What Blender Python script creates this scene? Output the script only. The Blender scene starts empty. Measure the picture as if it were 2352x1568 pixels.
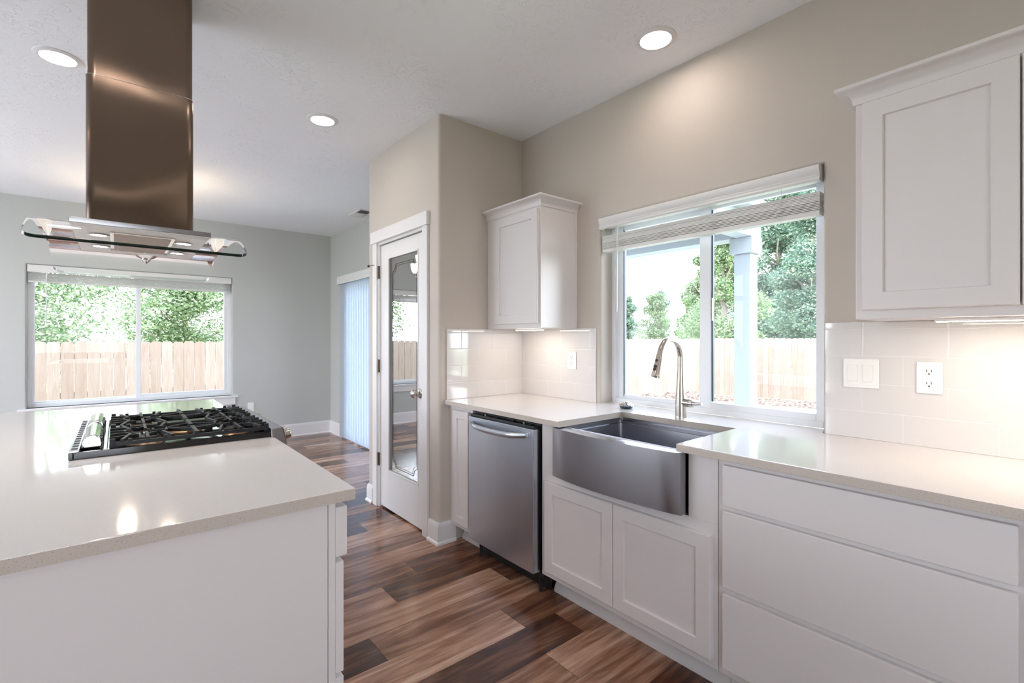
import bpy, bmesh, math, random
from mathutils import Vector, Matrix
random.seed(7)
R = math.radians
S = bpy.context.scene
COL = S.collection

# ------------------------------------------------------------------ camera, world, sun, exposure
cam_d = bpy.data.cameras.new('camera'); cam = bpy.data.objects.new('camera', cam_d); COL.objects.link(cam)
cam.location = (0, 0, 1.308); cam.rotation_euler = (R(90), 0, -0.687816)
cam_d.sensor_width = 36; cam_d.lens = 1103.7 * 36 / 2352; cam_d.shift_y = -6.6 / 2352
cam_d.clip_start = 0.02; cam_d.clip_end = 600
S.camera = cam
S.view_settings.view_transform = 'Standard'; S.view_settings.look = 'None'
S.view_settings.exposure = 1.0; S.view_settings.gamma = 1.0; S.view_settings.use_curve_mapping = False
try:
    S.cycles.use_denoising = True; S.cycles.max_bounces = 10; S.cycles.diffuse_bounces = 5
    S.cycles.glossy_bounces = 5; S.cycles.transmission_bounces = 8; S.cycles.transparent_max_bounces = 16
    S.cycles.sample_clamp_indirect = 6.0; S.cycles.caustics_reflective = False; S.cycles.caustics_refractive = False
except Exception: pass
W = bpy.data.worlds.new('world'); S.world = W; W.use_nodes = True
wn = W.node_tree.nodes; wl = W.node_tree.links; bg = wn['Background']
tcw = wn.new('ShaderNodeTexCoord'); sepw = wn.new('ShaderNodeSeparateXYZ'); rw = wn.new('ShaderNodeValToRGB')
wl.new(tcw.outputs['Generated'], sepw.inputs[0]); wl.new(sepw.outputs['Z'], rw.inputs[0])
rw.color_ramp.elements[0].position = 0.0; rw.color_ramp.elements[0].color = (0.90, 0.94, 1.0, 1)
rw.color_ramp.elements[1].position = 0.7; rw.color_ramp.elements[1].color = (0.62, 0.78, 1.0, 1)
wl.new(rw.outputs[0], bg.inputs['Color']); bg.inputs['Strength'].default_value = 5.0
sun_d = bpy.data.lights.new('sun', 'SUN'); sun = bpy.data.objects.new('sun', sun_d); COL.objects.link(sun)
sun_d.energy = 2.2; sun_d.angle = R(1.0); sun_d.color = (1.0, 0.95, 0.86)
sun.rotation_euler = Vector((0.10, 0.50, -0.85)).to_track_quat('-Z', 'Y').to_euler()
CAN_STRENGTH = 27.0; CAN_COLOR = (1.0, 0.87, 0.78)

# ------------------------------------------------------------------ helpers
def mat(name, base=(.8, .8, .8), rough=.5, metal=0, ior=1.5, coat=0, aniso=0, aniso_rot=0, emit=None, es=0, alpha=1, trans=0, spec=None, tang=False):
    m = bpy.data.materials.new(name); m.use_nodes = True
    p = m.node_tree.nodes['Principled BSDF']
    p.inputs['Base Color'].default_value = (*base, 1); p.inputs['Roughness'].default_value = rough
    p.inputs['Metallic'].default_value = metal; p.inputs['IOR'].default_value = ior
    p.inputs['Coat Weight'].default_value = coat; p.inputs['Coat Roughness'].default_value = .05
    p.inputs['Anisotropic'].default_value = aniso; p.inputs['Anisotropic Rotation'].default_value = aniso_rot
    p.inputs['Transmission Weight'].default_value = trans; p.inputs['Alpha'].default_value = alpha
    if spec is not None: p.inputs['Specular IOR Level'].default_value = spec
    if emit: p.inputs['Emission Color'].default_value = (*emit, 1); p.inputs['Emission Strength'].default_value = es
    if tang:
        t = m.node_tree.nodes.new('ShaderNodeTangent'); t.direction_type = 'RADIAL'; t.axis = 'Z'
        m.node_tree.links.new(t.outputs[0], p.inputs['Tangent'])
    return m
def N(m, t, **kw):
    n = m.node_tree.nodes.new(t)
    for k, v in kw.items():
        if hasattr(n, k): setattr(n, k, v)
        else: n.inputs[k.replace('_', ' ')].default_value = v
    return n
def LK(m, a, b): m.node_tree.links.new(a, b)
def P(m): return m.node_tree.nodes['Principled BSDF']
def coords(m, scale=(1, 1, 1)):
    tc = N(m, 'ShaderNodeTexCoord'); mp = N(m, 'ShaderNodeMapping'); mp.inputs['Scale'].default_value = scale
    geo = N(m, 'ShaderNodeNewGeometry'); LK(m, geo.outputs['Position'], mp.inputs[0]); return mp.outputs[0]
def noise_bump(m, scale, strength, dist, detail=4, sc=(1, 1, 1), rough=.55):
    v = coords(m, sc); n = N(m, 'ShaderNodeTexNoise'); n.inputs['Scale'].default_value = scale; n.inputs['Detail'].default_value = detail
    n.inputs['Roughness'].default_value = rough
    LK(m, v, n.inputs['Vector']); b = N(m, 'ShaderNodeBump'); b.inputs['Strength'].default_value = strength; b.inputs['Distance'].default_value = dist
    LK(m, n.outputs[0], b.inputs['Height']); LK(m, b.outputs[0], P(m).inputs['Normal']); return n, b

def mix(m, a, b, fac):
    mx = N(m, 'ShaderNodeMix'); mx.data_type = 'RGBA'
    for s, i in ((a, 6), (b, 7)):
        if isinstance(s, tuple): mx.inputs[i].default_value = (*s, 1)
        else: LK(m, s, mx.inputs[i])
    if isinstance(fac, (int, float)): mx.inputs[0].default_value = fac
    else: LK(m, fac, mx.inputs[0])
    return mx.outputs[2]
def ramp(m, src, stops):
    r = N(m, 'ShaderNodeValToRGB'); e = r.color_ramp.elements
    while len(e) < len(stops): e.new(.5)
    for i, (p, c) in enumerate(stops): e[i].position = p; e[i].color = (*c, 1)
    LK(m, src, r.inputs[0]); return r.outputs[0]

def tag(o, label=None, cat=None, group=None, kind=None):
    if label: o['label'] = label
    if cat: o['category'] = cat
    if group: o['group'] = group
    if kind: o['kind'] = kind
    return o
def thing(name, loc, label, cat, group=None):
    o = bpy.data.objects.new(name, None); o.empty_display_size = .1; COL.objects.link(o); o.location = loc
    return tag(o, label, cat, group)
def world_loc(p):
    v = Vector((0, 0, 0))
    while p is not None: v = v + p.location; p = p.parent
    return v
def obj(name, bm, m, parent=None, smooth=True, angle=35, loc=None):
    """world-space bmesh -> one mesh object, parented part meshes share the thing's origin"""
    off = world_loc(parent) if parent else Vector(loc) if loc else Vector((0, 0, 0))
    bmesh.ops.recalc_face_normals(bm, faces=bm.faces[:])
    if off.length: bmesh.ops.translate(bm, verts=bm.verts[:], vec=-off)
    me = bpy.data.meshes.new(name); bm.to_mesh(me); bm.free()
    ms = m if isinstance(m, (list, tuple)) else [m]
    for x in ms: me.materials.append(x)
    if smooth:
        me.shade_smooth(); me.set_sharp_from_angle(angle=R(angle))
    o = bpy.data.objects.new(name, me); COL.objects.link(o)
    if smooth: wm = o.modifiers.new('weighted_normals', 'WEIGHTED_NORMAL'); wm.keep_sharp = True; wm.weight = 90
    if parent: o.parent = parent
    elif loc: o.location = loc
    return o
def struct(name, bm, m, parent=None, smooth=True):
    o = obj(name, bm, m, parent, smooth)
    if not parent: o['kind'] = 'structure'
    return o
def copy_tree(o, parent=None):
    c = o.copy(); COL.objects.link(c); c.parent = parent
    for ch in list(o.children): copy_tree(ch, c)
    return c
NB = bmesh.new
def box(bm, x0, y0, z0, x1, y1, z1, b=0, seg=2, mi=0):
    x0, x1 = sorted((x0, x1)); y0, y1 = sorted((y0, y1)); z0, z1 = sorted((z0, z1))
    r = bmesh.ops.create_cube(bm, size=1); vs = r['verts']
    for v in vs: v.co = Vector((x0 + (v.co.x + .5) * (x1 - x0), y0 + (v.co.y + .5) * (y1 - y0), z0 + (v.co.z + .5) * (z1 - z0)))
    fs = set(f for v in vs for f in v.link_faces)
    for f in fs: f.material_index = mi
    if b:
        b = min(b, .45 * min(x1 - x0, y1 - y0, z1 - z0))
        es = list({e for v in vs for e in v.link_edges})
        bmesh.ops.bevel(bm, geom=es, offset=b, segments=seg, profile=.5, affect='EDGES')
    return vs
def prism(bm, pts, axis, a0, a1, mi=0):
    """closed polygon pts (u,v) extruded along axis; (u,v) are the two other axes in x,y,z order"""
    def co(u, v, a): return {'x': (a, u, v), 'y': (u, a, v), 'z': (u, v, a)}[axis]
    A = [bm.verts.new(co(u, v, a0)) for u, v in pts]; B = [bm.verts.new(co(u, v, a1)) for u, v in pts]
    n = len(pts); fs = [bm.faces.new(A), bm.faces.new(B[::-1])]
    for i in range(n): fs.append(bm.faces.new((A[i], B[i], B[(i + 1) % n], A[(i + 1) % n])))
    for f in fs: f.material_index = mi
    return fs
def tube(bm, pts, r, n=12, cap=True, mi=0):
    pts = [Vector(p) for p in pts]; rs = r if isinstance(r, (list, tuple)) else [r] * len(pts)
    rings = []; up = None
    for i, p in enumerate(pts):
        t = (pts[min(i + 1, len(pts) - 1)] - pts[max(i - 1, 0)]).normalized()
        if up is None: up = t.orthogonal().normalized()
        up = (up - t * up.dot(t)).normalized(); s = t.cross(up)
        rings.append([bm.verts.new(p + (up * math.cos(2 * math.pi * k / n) + s * math.sin(2 * math.pi * k / n)) * rs[i]) for k in range(n)])
    for a, b in zip(rings, rings[1:]):
        for k in range(n): bm.faces.new((a[k], a[(k + 1) % n], b[(k + 1) % n], b[k])).material_index = mi
    if cap: bm.faces.new(rings[0][::-1]).material_index = mi; bm.faces.new(rings[-1]).material_index = mi
def lathe(bm, prof, o=(0, 0, 0), d=(0, 0, 1), n=28, mi=0):
    """prof: list of (radius, height along d)"""
    q = Vector(d).to_track_quat('Z', 'Y'); o = Vector(o); rings = []
    for r, h in prof:
        if r < 1e-5: rings.append([bm.verts.new(o + q @ Vector((0, 0, h)))])
        else: rings.append([bm.verts.new(o + q @ Vector((r * math.cos(2 * math.pi * k / n), r * math.sin(2 * math.pi * k / n), h))) for k in range(n)])
    for a, b in zip(rings, rings[1:]):
        for k in range(n):
            k2 = (k + 1) % n
            if len(a) == 1 and len(b) == 1: continue
            if len(a) == 1: f = bm.faces.new((a[0], b[k], b[k2]))
            elif len(b) == 1: f = bm.faces.new((a[k], b[0], a[k2]))
            else: f = bm.faces.new((a[k], a[k2], b[k2], b[k]))
            f.material_index = mi
def bar(bm, a, b, w, h, mi=0):
    """rectangular bar from a to b (in plan), width w, height h, top at the given z"""
    a = Vector(a); b = Vector(b); t = (b - a).normalized(); s = Vector((-t.y, t.x, 0)).normalized() * w / 2
    vs = []
    for p in (a, b):
        for q, z in ((s, 0), (-s, 0), (-s * 1.25, -h), (s * 1.25, -h)): vs.append(bm.verts.new(p + q + Vector((0, 0, z))))
    for f in ((0, 1, 2, 3), (7, 6, 5, 4), (0, 4, 5, 1), (1, 5, 6, 2), (2, 6, 7, 3), (3, 7, 4, 0)): bm.faces.new([vs[i] for i in f]).material_index = mi
def sweep(bm, path, prof, side=1, mi=0):
    """mitred sweep in plan of a closed profile (out, z) along path [(x,y)..]; out is to the left of travel times side"""
    path = [Vector((p[0], p[1])) for p in path]; rings = []
    for i, p in enumerate(path):
        ds = []
        if i > 0: ds.append((p - path[i - 1]).normalized())
        if i < len(path) - 1: ds.append((path[i + 1] - p).normalized())
        ns = [Vector((-d.y, d.x)) * side for d in ds]; n = ns[0] if len(ns) == 1 else (ns[0] + ns[1]) / (1 + ns[0].dot(ns[1]))
        rings.append([bm.verts.new((p.x + n.x * o, p.y + n.y * o, z)) for o, z in prof])
    m = len(prof)
    for a, b in zip(rings, rings[1:]):
        for k in range(m): bm.faces.new((a[k], a[(k + 1) % m], b[(k + 1) % m], b[k])).material_index = mi
    bm.faces.new(rings[0][::-1]); bm.faces.new(rings[-1])
def holewall(bm, mp, a0, a1, z0, z1, ha0, ha1, hz0, hz1, d0, d1, bev=.018):
    """wall slab with one rectangular opening, room-side arris of the opening rounded. mp(a,d,z)->xyz, d0 room face"""
    def ring(A0, A1, Z0, Z1, d): return [bm.verts.new(mp(a, d, z)) for a, z in ((A0, Z0), (A1, Z0), (A1, Z1), (A0, Z1))]
    o0, o1, i0, i1 = ring(a0, a1, z0, z1, d0), ring(a0, a1, z0, z1, d1), ring(ha0, ha1, hz0, hz1, d0), ring(ha0, ha1, hz0, hz1, d1)
    for k in range(4):
        j = (k + 1) % 4
        bm.faces.new((o0[k], o0[j], i0[j], i0[k])); bm.faces.new((o1[k], i1[k], i1[j], o1[j]))
        bm.faces.new((i0[k], i0[j], i1[j], i1[k])); bm.faces.new((o0[k], o1[k], o1[j], o0[j]))
    if bev:
        es = [e for e in bm.edges if e.verts[0] in i0 and e.verts[1] in i0]
        bmesh.ops.bevel(bm, geom=es, offset=bev, segments=4, profile=.5, affect='EDGES')
MX = lambda a, d, z: (a, d, z)      # wall whose length runs along x (depth along y)
MY = lambda a, d, z: (d, a, z)      # wall whose length runs along y (depth along x)
def lb(bm, mp, a0, d0, z0, a1, d1, z1, b=0, mi=0):
    p = mp(a0, d0, z0); q = mp(a1, d1, z1); box(bm, *p, *q, b=b, mi=mi)
def frame(bm, mp, a0, a1, z0, z1, w, d0, d1, b=.003, wb=None, wt=None):
    """rectangular ring of four mitre-less bars"""
    wb = wb or w; wt = wt or w
    lb(bm, mp, a0, d0, z0, a0 + w, d1, z1, b); lb(bm, mp, a1 - w, d0, z0, a1, d1, z1, b)
    lb(bm, mp, a0 + w, d0, z0, a1 - w, d1, z0 + wb, b); lb(bm, mp, a0 + w, d0, z1 - wt, a1 - w, d1, z1, b)

# ------------------------------------------------------------------ materials
M = {}
def wallpaint(name, c):
    m = mat(name, c, .62, spec=.35); noise_bump(m, 210, .12, .002, 3); return m
M['wall'] = wallpaint('greige_wall_paint', (.565, .51, .46))
M['wall2'] = wallpaint('living_room_wall_paint', (.53, .535, .515))
mc = mat('knockdown_ceiling', (.90, .91, .94), .8, spec=.2)
v = coords(mc); n1 = N(mc, 'ShaderNodeTexNoise'); n1.inputs['Scale'].default_value = 21; n1.inputs['Detail'].default_value = 7; n1.inputs['Distortion'].default_value = .5
n2 = N(mc, 'ShaderNodeTexVoronoi'); n2.inputs['Scale'].default_value = 38
LK(mc, v, n1.inputs['Vector']); LK(mc, v, n2.inputs['Vector'])
n3 = N(mc, 'ShaderNodeTexNoise'); n3.inputs['Scale'].default_value = 3.2; n3.inputs['Detail'].default_value = 2; LK(mc, v, n3.inputs['Vector'])
rr = mix(mc, (0, 0, 0), ramp(mc, n1.outputs[0], [(.49, (0, 0, 0)), (.53, (1, 1, 1)), (.60, (.7, .7, .7))]), ramp(mc, n3.outputs[0], [(.42, (.12, .12, .12)), (.62, (1, 1, 1))]))
b1 = N(mc, 'ShaderNodeBump'); b1.inputs['Strength'].default_value = .5; b1.inputs['Distance'].default_value = .004
LK(mc, rr, b1.inputs['Height']); LK(mc, b1.outputs[0], P(mc).inputs['Normal']); M['ceiling'] = mc
M['trim'] = mat('white_trim_paint', (.78, .76, .765), .35)
M['cab'] = mat('white_cabinet_lacquer', (.73, .69, .685), .32)
M['vinyl'] = mat('white_vinyl', (.83, .85, .88), .35)
M['blind'] = mat('white_blind_slat', (.74, .73, .72), .45)
M['vane'] = mat('white_vertical_vane', (.78, .80, .83), .5)
mv = M['vane']; tr = N(mv, 'ShaderNodeBsdfTranslucent'); tr.inputs['Color'].default_value = (.66, .73, .81, 1); ms_ = N(mv, 'ShaderNodeMixShader'); ms_.inputs[0].default_value = .62
LK(mv, P(mv).outputs[0], ms_.inputs[1]); LK(mv, tr.outputs[0], ms_.inputs[2]); LK(mv, ms_.outputs[0], mv.node_tree.nodes['Material Output'].inputs[0])
# quartz
mq = mat('white_quartz', (.80, .77, .74), .09, coat=.35)
v = coords(mq); q1 = N(mq, 'ShaderNodeTexNoise'); q1.inputs['Scale'].default_value = 420; q1.inputs['Detail'].default_value = 2
q2 = N(mq, 'ShaderNodeTexNoise'); q2.inputs['Scale'].default_value = 520; q2.inputs['Detail'].default_value = 1
LK(mq, v, q1.inputs['Vector']); LK(mq, v, q2.inputs['Vector'])
c1 = ramp(mq, q1.outputs[0], [(.3, (.70, .655, .635)), (.6, (.77, .73, .715))])
sp = ramp(mq, q2.outputs[0], [(.66, (0, 0, 0)), (.72, (1, 1, 1))])
# speckles show only on the sawn edges of the slab (normal not pointing up)
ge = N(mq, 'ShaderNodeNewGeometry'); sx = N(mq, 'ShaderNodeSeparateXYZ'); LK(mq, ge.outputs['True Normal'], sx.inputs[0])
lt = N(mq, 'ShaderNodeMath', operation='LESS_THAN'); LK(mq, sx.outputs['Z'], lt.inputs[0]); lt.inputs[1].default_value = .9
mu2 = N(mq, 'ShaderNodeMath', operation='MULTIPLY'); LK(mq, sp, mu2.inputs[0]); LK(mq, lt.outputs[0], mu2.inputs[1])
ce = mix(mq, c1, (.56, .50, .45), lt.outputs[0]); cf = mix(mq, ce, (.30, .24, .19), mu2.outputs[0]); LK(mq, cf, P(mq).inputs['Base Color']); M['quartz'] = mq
# glazed tile
mt = mat('white_glazed_tile', (.70, .675, .665), .06, coat=1.0, ior=1.6); noise_bump(mt, 9, .10, .004, 1); M['tile'] = mt
M['grout'] = mat('tile_grout', (.70, .675, .665), .5)
def steel(name, c, rough, rot, sc, an=.75, bump=.05):
    m = mat(name, c, rough, 1, aniso=an, aniso_rot=rot, tang=True)
    v = coords(m, sc); n = N(m, 'ShaderNodeTexNoise'); n.inputs['Scale'].default_value = 90; n.inputs['Detail'].default_value = 3; LK(m, v, n.inputs['Vector'])
    rm = N(m, 'ShaderNodeMapRange'); rm.inputs['To Min'].default_value = rough * .93; rm.inputs['To Max'].default_value = rough * 1.08
    LK(m, n.outputs[0], rm.inputs[0]); LK(m, rm.outputs[0], P(m).inputs['Roughness'])
    return m
M['steel'] = steel('brushed_steel', (.55, .59, .66), .26, .25, (1, 1, 40))
M['sinksteel'] = steel('dark_brushed_sink_steel', (.38, .38, .41), .24, .25, (1, 1, 40))
mh = steel('chimney_steel_reflection_tint', (.19, .14, .108), .22, 0.0, (40, 40, 1), .97)  # steel with the dim brown room reflection put into its base colour
v = coords(mh, (1.2, 1.2, 1)); nn = N(mh, 'ShaderNodeTexNoise'); nn.inputs['Scale'].default_value = 2.6; nn.inputs['Detail'].default_value = 1; LK(mh, v, nn.inputs['Vector'])
bb = N(mh, 'ShaderNodeBump'); bb.inputs['Strength'].default_value = .6; bb.inputs['Distance'].default_value = .03; LK(mh, nn.outputs[0], bb.inputs['Height']); LK(mh, bb.outputs[0], P(mh).inputs['Normal'])
M['hoodsteel'] = mh
M['nickel'] = mat('brushed_nickel', (.58, .54, .49), .22, 1)
M['chrome'] = mat('polished_chrome', (.80, .80, .80), .08, 1)
M['bronze'] = mat('oil_rubbed_bronze', (.13, .10, .075), .35, 1)
M['black'] = mat('black_enamel', (.005, .005, .006), .10, spec=.5)
M['iron'] = mat('cast_iron_grate', (.008, .008, .009), .45, spec=.3)
M['blackpl'] = mat('black_plastic', (.015, .015, .016), .4)
M['brass'] = mat('burner_brass', (.45, .30, .18), .35, 1)
M['panel'] = mat('hood_underside_lit_steel', (.90, .86, .82), .45, .05)  # pale, barely metallic base paints in the lit look of the steel
M['mesh'] = mat('aluminium_filter_mesh', (.46, .37, .31), .45, .8); noise_bump(M['mesh'], 700, .6, .002, 1)
M['white'] = mat('white_plastic', (.86, .84, .82), .3)
M['dark'] = mat('dark_slot', (.03, .03, .035), .6)
M['lens'] = mat('lit_led_lens', (1, 1, 1), .5, emit=CAN_COLOR, es=CAN_STRENGTH)
M['hoodlamp'] = mat('lit_hood_lamp', (1, 1, 1), .5, emit=(1, .9, .78), es=110)
M['ledbar'] = mat('lit_under_cabinet_led', (1, 1, 1), .5, emit=(1.0, .86, .70), es=46)
M['shade'] = mat('lit_frosted_glass_shade', (1, .95, .88), .4, emit=(1.0, .80, .58), es=9)
M['etch'] = mat('dark_etched_line', (.05, .06, .06), .5)
M['rubber'] = mat('dark_rubber', (.02, .05, .09), .35)
# thin clear glass: transparent straight through plus a Fresnel mirror
def thinglass(name, tint, ior, gl=1.0):
    m = bpy.data.materials.new(name); m.use_nodes = True; nt = m.node_tree
    nt.nodes.remove(nt.nodes['Principled BSDF']); out = nt.nodes['Material Output']
    t = nt.nodes.new('ShaderNodeBsdfTransparent'); t.inputs[0].default_value = (*tint, 1)
    g = nt.nodes.new('ShaderNodeBsdfGlossy'); g.inputs['Roughness'].default_value = 0.0; g.inputs[0].default_value = (gl, gl, gl, 1)
    f = nt.nodes.new('ShaderNodeFresnel'); f.inputs['IOR'].default_value = ior; mx = nt.nodes.new('ShaderNodeMixShader')
    nt.links.new(f.outputs[0], mx.inputs[0]); nt.links.new(t.outputs[0], mx.inputs[1]); nt.links.new(g.outputs[0], mx.inputs[2]); nt.links.new(mx.outputs[0], out.inputs[0]); return m
M['glass'] = thinglass('clear_window_glass', (.99, 1, 1), 1.18)
M['hoodglass'] = thinglass('curved_hood_glass', (.95, .98, .97), 1.13)
M['glassedge'] = mat('polished_glass_edge', (.004, .012, .010), .05)
M['glassrim'] = thinglass('pale_glass_rim', (.62, .72, .68), 1.6)
M['doorglass'] = thinglass('reflective_pantry_glass', (.62, .74, .78), 8.0, .95)
# wood plank floor
mf = mat('wood_plank_floor', rough=.17, coat=.0)
at = N(mf, 'ShaderNodeAttribute'); at.attribute_name = 'tone'; at2 = N(mf, 'ShaderNodeAttribute'); at2.attribute_name = 'seed'
tcf = N(mf, 'ShaderNodeNewGeometry'); cmb = N(mf, 'ShaderNodeCombineXYZ'); ml = N(mf, 'ShaderNodeMath', operation='MULTIPLY'); LK(mf, at2.outputs['Fac'], ml.inputs[0]); ml.inputs[1].default_value = 37.0
LK(mf, ml.outputs[0], cmb.inputs['Z']); LK(mf, ml.outputs[0], cmb.inputs['X']); ad = N(mf, 'ShaderNodeVectorMath', operation='ADD'); LK(mf, tcf.outputs['Position'], ad.inputs[0]); LK(mf, cmb.outputs[0], ad.inputs[1])
def fl(sc, scale, det, dist=0, rough=.6):
    mp = N(mf, 'ShaderNodeMapping'); mp.inputs['Scale'].default_value = sc; LK(mf, ad.outputs[0], mp.inputs[0])
    n = N(mf, 'ShaderNodeTexNoise'); n.inputs['Scale'].default_value = scale; n.inputs['Detail'].default_value = det; n.inputs['Distortion'].default_value = dist; n.inputs['Roughness'].default_value = rough
    LK(mf, mp.outputs[0], n.inputs['Vector']); return n.outputs[0]
g1 = fl((1.0, 11, 1), 1.5, 4, 1.1); g2 = fl((1.6, 60, 1), 2.2, 6, .3, .7); g3 = fl((.8, 3.5, 1), 1.6, 3, 2.2)
def madd(a, ka, b=None, kb=1.0, c=0.0):
    x = N(mf, 'ShaderNodeMath', operation='MULTIPLY_ADD'); LK(mf, a, x.inputs[0]); x.inputs[1].default_value = ka
    if b is None: x.inputs[2].default_value = c
    else: LK(mf, b, x.inputs[2])
    return x.outputs[0]
s = madd(g1, 1.05, at.outputs['Fac']); s = madd(g2, .42, s); s = madd(g3, .60, s); s = madd(s, 1, None, c=-1.02)
colr = ramp(mf, s, [(.0, (.035, .017, .013)), (.25, (.088, .036, .022)), (.5, (.23, .108, .064)), (.75, (.46, .265, .18)), (1.0, (.68, .47, .365))])
LK(mf, colr, P(mf).inputs['Base Color']); P(mf).inputs['Specular IOR Level'].default_value = .5
bmpf = N(mf, 'ShaderNodeBump'); bmpf.inputs['Strength'].default_value = .12; bmpf.inputs['Distance'].default_value = .002; LK(mf, g2, bmpf.inputs['Height']); LK(mf, bmpf.outputs[0], P(mf).inputs['Normal'])
M['floor'] = mf
def island_tone(name, stops, rough=.7, grain=None, translucent=0):
    m = mat(name, rough=rough); g = N(m, 'ShaderNodeNewGeometry'); c = ramp(m, g.outputs['Random Per Island'], stops)
    if grain:
        v = coords(m, grain); n = N(m, 'ShaderNodeTexNoise'); n.inputs['Scale'].default_value = 3; n.inputs['Detail'].default_value = 5; n.inputs['Distortion'].default_value = 1.5; LK(m, v, n.inputs['Vector'])
        k = ramp(m, n.outputs[0], [(.30, (.82, .74, .66)), (.60, (1, 1, 1))]); mm = N(m, 'ShaderNodeMix'); mm.data_type = 'RGBA'; mm.blend_type = 'MULTIPLY'; mm.inputs[0].default_value = .8
        LK(m, c, mm.inputs[6]); LK(m, k, mm.inputs[7]); c = mm.outputs[2]
    LK(m, c, P(m).inputs['Base Color'])
    if translucent:
        t = N(m, 'ShaderNodeBsdfTranslucent'); LK(m, c, t.inputs[0]); x = N(m, 'ShaderNodeMixShader'); x.inputs[0].default_value = translucent
        LK(m, P(m).outputs[0], x.inputs[1]); LK(m, t.outputs[0], x.inputs[2]); LK(m, x.outputs[0], m.node_tree.nodes['Material Output'].inputs[0])
    return m
M['cedar'] = island_tone('new_cedar_boards', [(0, (.27, .195, .155)), (.5, (.30, .225, .185)), (1, (.32, .25, .21))], .8, (9, 9, .8))
M['leaf'] = island_tone('light_green_leaves', [(0, (.08, .15, .065)), (.5, (.20, .28, .13)), (1, (.50, .52, .34))], .6, None, .4)
M['leafd'] = island_tone('deep_green_leaves', [(0, (.045, .11, .08)), (.5, (.13, .21, .145)), (1, (.40, .43, .30))], .6, None, .35)
M['bark'] = mat('tree_bark', (.22, .18, .15), .9); noise_bump(M['bark'], 12, .6, .03, 4)
mg = mat('lawn_grass', (.45, .44, .33), .9); v = coords(mg); n = N(mg, 'ShaderNodeTexNoise'); n.inputs['Scale'].default_value = 2.2; n.inputs['Detail'].default_value = 8; LK(mg, v, n.inputs['Vector'])
LK(mg, ramp(mg, n.outputs[0], [(.35, (.26, .32, .16)), (.65, (.46, .42, .32))]), P(mg).inputs['Base Color']); M['grass'] = mg
mm_ = mat('reddish_bark_mulch', (.3, .18, .13), .95); v = coords(mm_); n = N(mm_, 'ShaderNodeTexNoise'); n.inputs['Scale'].default_value = 14; n.inputs['Detail'].default_value = 6; LK(mm_, v, n.inputs['Vector'])
LK(mm_, ramp(mm_, n.outputs[0], [(.38, (.05, .028, .02)), (.62, (.30, .18, .13))]), P(mm_).inputs['Base Color']); M['mulch'] = mm_
M['concrete'] = mat('patio_concrete', (.70, .69, .68), .85); noise_bump(M['concrete'], 60, .3, .003)
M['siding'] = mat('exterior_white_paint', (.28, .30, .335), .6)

# ------------------------------------------------------------------ room shell
CZ = 2.743; XR = 2.279; XL = -3.4; YF = 6.84; YB = -2.7; PX = 1.582; PY = 2.659; PE = 3.75; XS = 2.32
# floor: individual planks in one mesh, running along x
bm = NB(); Lt = bm.faces.layers.float.new('tone'); Ls = bm.faces.layers.float.new('seed')
rows = {}   # hand-placed joints: row index -> [(x_end, tone)...]
rows[0] = [(-9, .0), (1.612, .26), (3.0, .48)]            # y 1.454 .. 1.642
rows[1] = [(-9, .0), (0.10, .45), (1.43, .74), (3.0, .36)]
rows[2] = [(-9, .0), (.85, .14), (2.15, .52), (3.0, .4)]
rows[3] = [(-9, .0), (.45, .5), (1.645, .70), (3.0, .34)]
rows[4] = [(-9, .0), (1.075, .64), (2.3, .33), (3.0, .4)]
rows[5] = [(-9, .0), (1.30, .40), (3.0, .30)]
rows[6] = [(-9, .0), (.62, .5), (1.95, .62), (3.0, .5)]
rows[-1] = [(-9, .0), (1.375, .50), (3.0, .66)]
rows[-2] = [(-9, .0), (1.10, .36), (2.3, .55), (3.0, .3)]
PW = .1875; y0r = 1.454
i0 = int(math.floor((YB - y0r) / PW)); i1 = int(math.ceil((YF + .1 - y0r) / PW))
for i in range(i0, i1):
    ya = y0r + i * PW; yb = ya + PW; segs = []
    if i in rows:
        r_ = rows[i]; xs = [XL - .1] + [a for a, _ in r_[1:]]
        first = r_[1][0]; x = first
        while x > XL: x -= 1.22; segs.append((max(x, XL - .1), min(x + 1.22, first), random.uniform(.2, .65) if x + 1.22 < first - .01 else r_[1][1]))
        for k in range(2, len(r_)): segs.append((r_[k - 1][0], r_[k][0], r_[k][1]))
    else:
        x = XL - .1 - random.uniform(0, 1.2)
        while x < 3.0: segs.append((x, x + 1.22, random.choice([.2, .32, .42, .5, .58, .7]) + random.uniform(-.04, .04))); x += 1.22
    for a, b, t in segs:
        a = max(a, XL - .1); b = min(b, 2.6)
        if b - a < .01: continue
        g = .0006; z = 0.0
        vs = [bm.verts.new(c) for c in ((a + g, ya + g, z), (b - g, ya + g, z), (b - g, yb - g, z), (a + g, yb - g, z))]
        f = bm.faces.new(vs); f[Lt] = t; f[Ls] = random.random()
vs = [bm.verts.new(c) for c in ((XL - .1, YB - .1, -.001), (2.6, YB - .1, -.001), (2.6, YF + .12, -.001), (XL - .1, YF + .12, -.001))]
f = bm.faces.new(vs); f[Lt] = -.3; f[Ls] = .5
vb = [bm.verts.new((v_.co.x, v_.co.y, -.15)) for v_ in vs]
for k in range(4):
    f = bm.faces.new((vs[k], vs[(k + 1) % 4], vb[(k + 1) % 4], vb[k])); f[Lt] = .2
bm.faces.new(vb)
me_floor = obj('floor', bm, M['floor'], smooth=False); me_floor['kind'] = 'structure'
bm = NB(); box(bm, XL - .12, YB - .12, CZ, 2.5, YF + .14, CZ + .12); struct('ceiling', bm, M['ceiling'])
# sink wall
bm = NB(); holewall(bm, MY, YB, PE, -.1, CZ, .727, 1.924, .884, 2.04, XR, XR + .17); struct('wall_right', bm, M['wall'])
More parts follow.
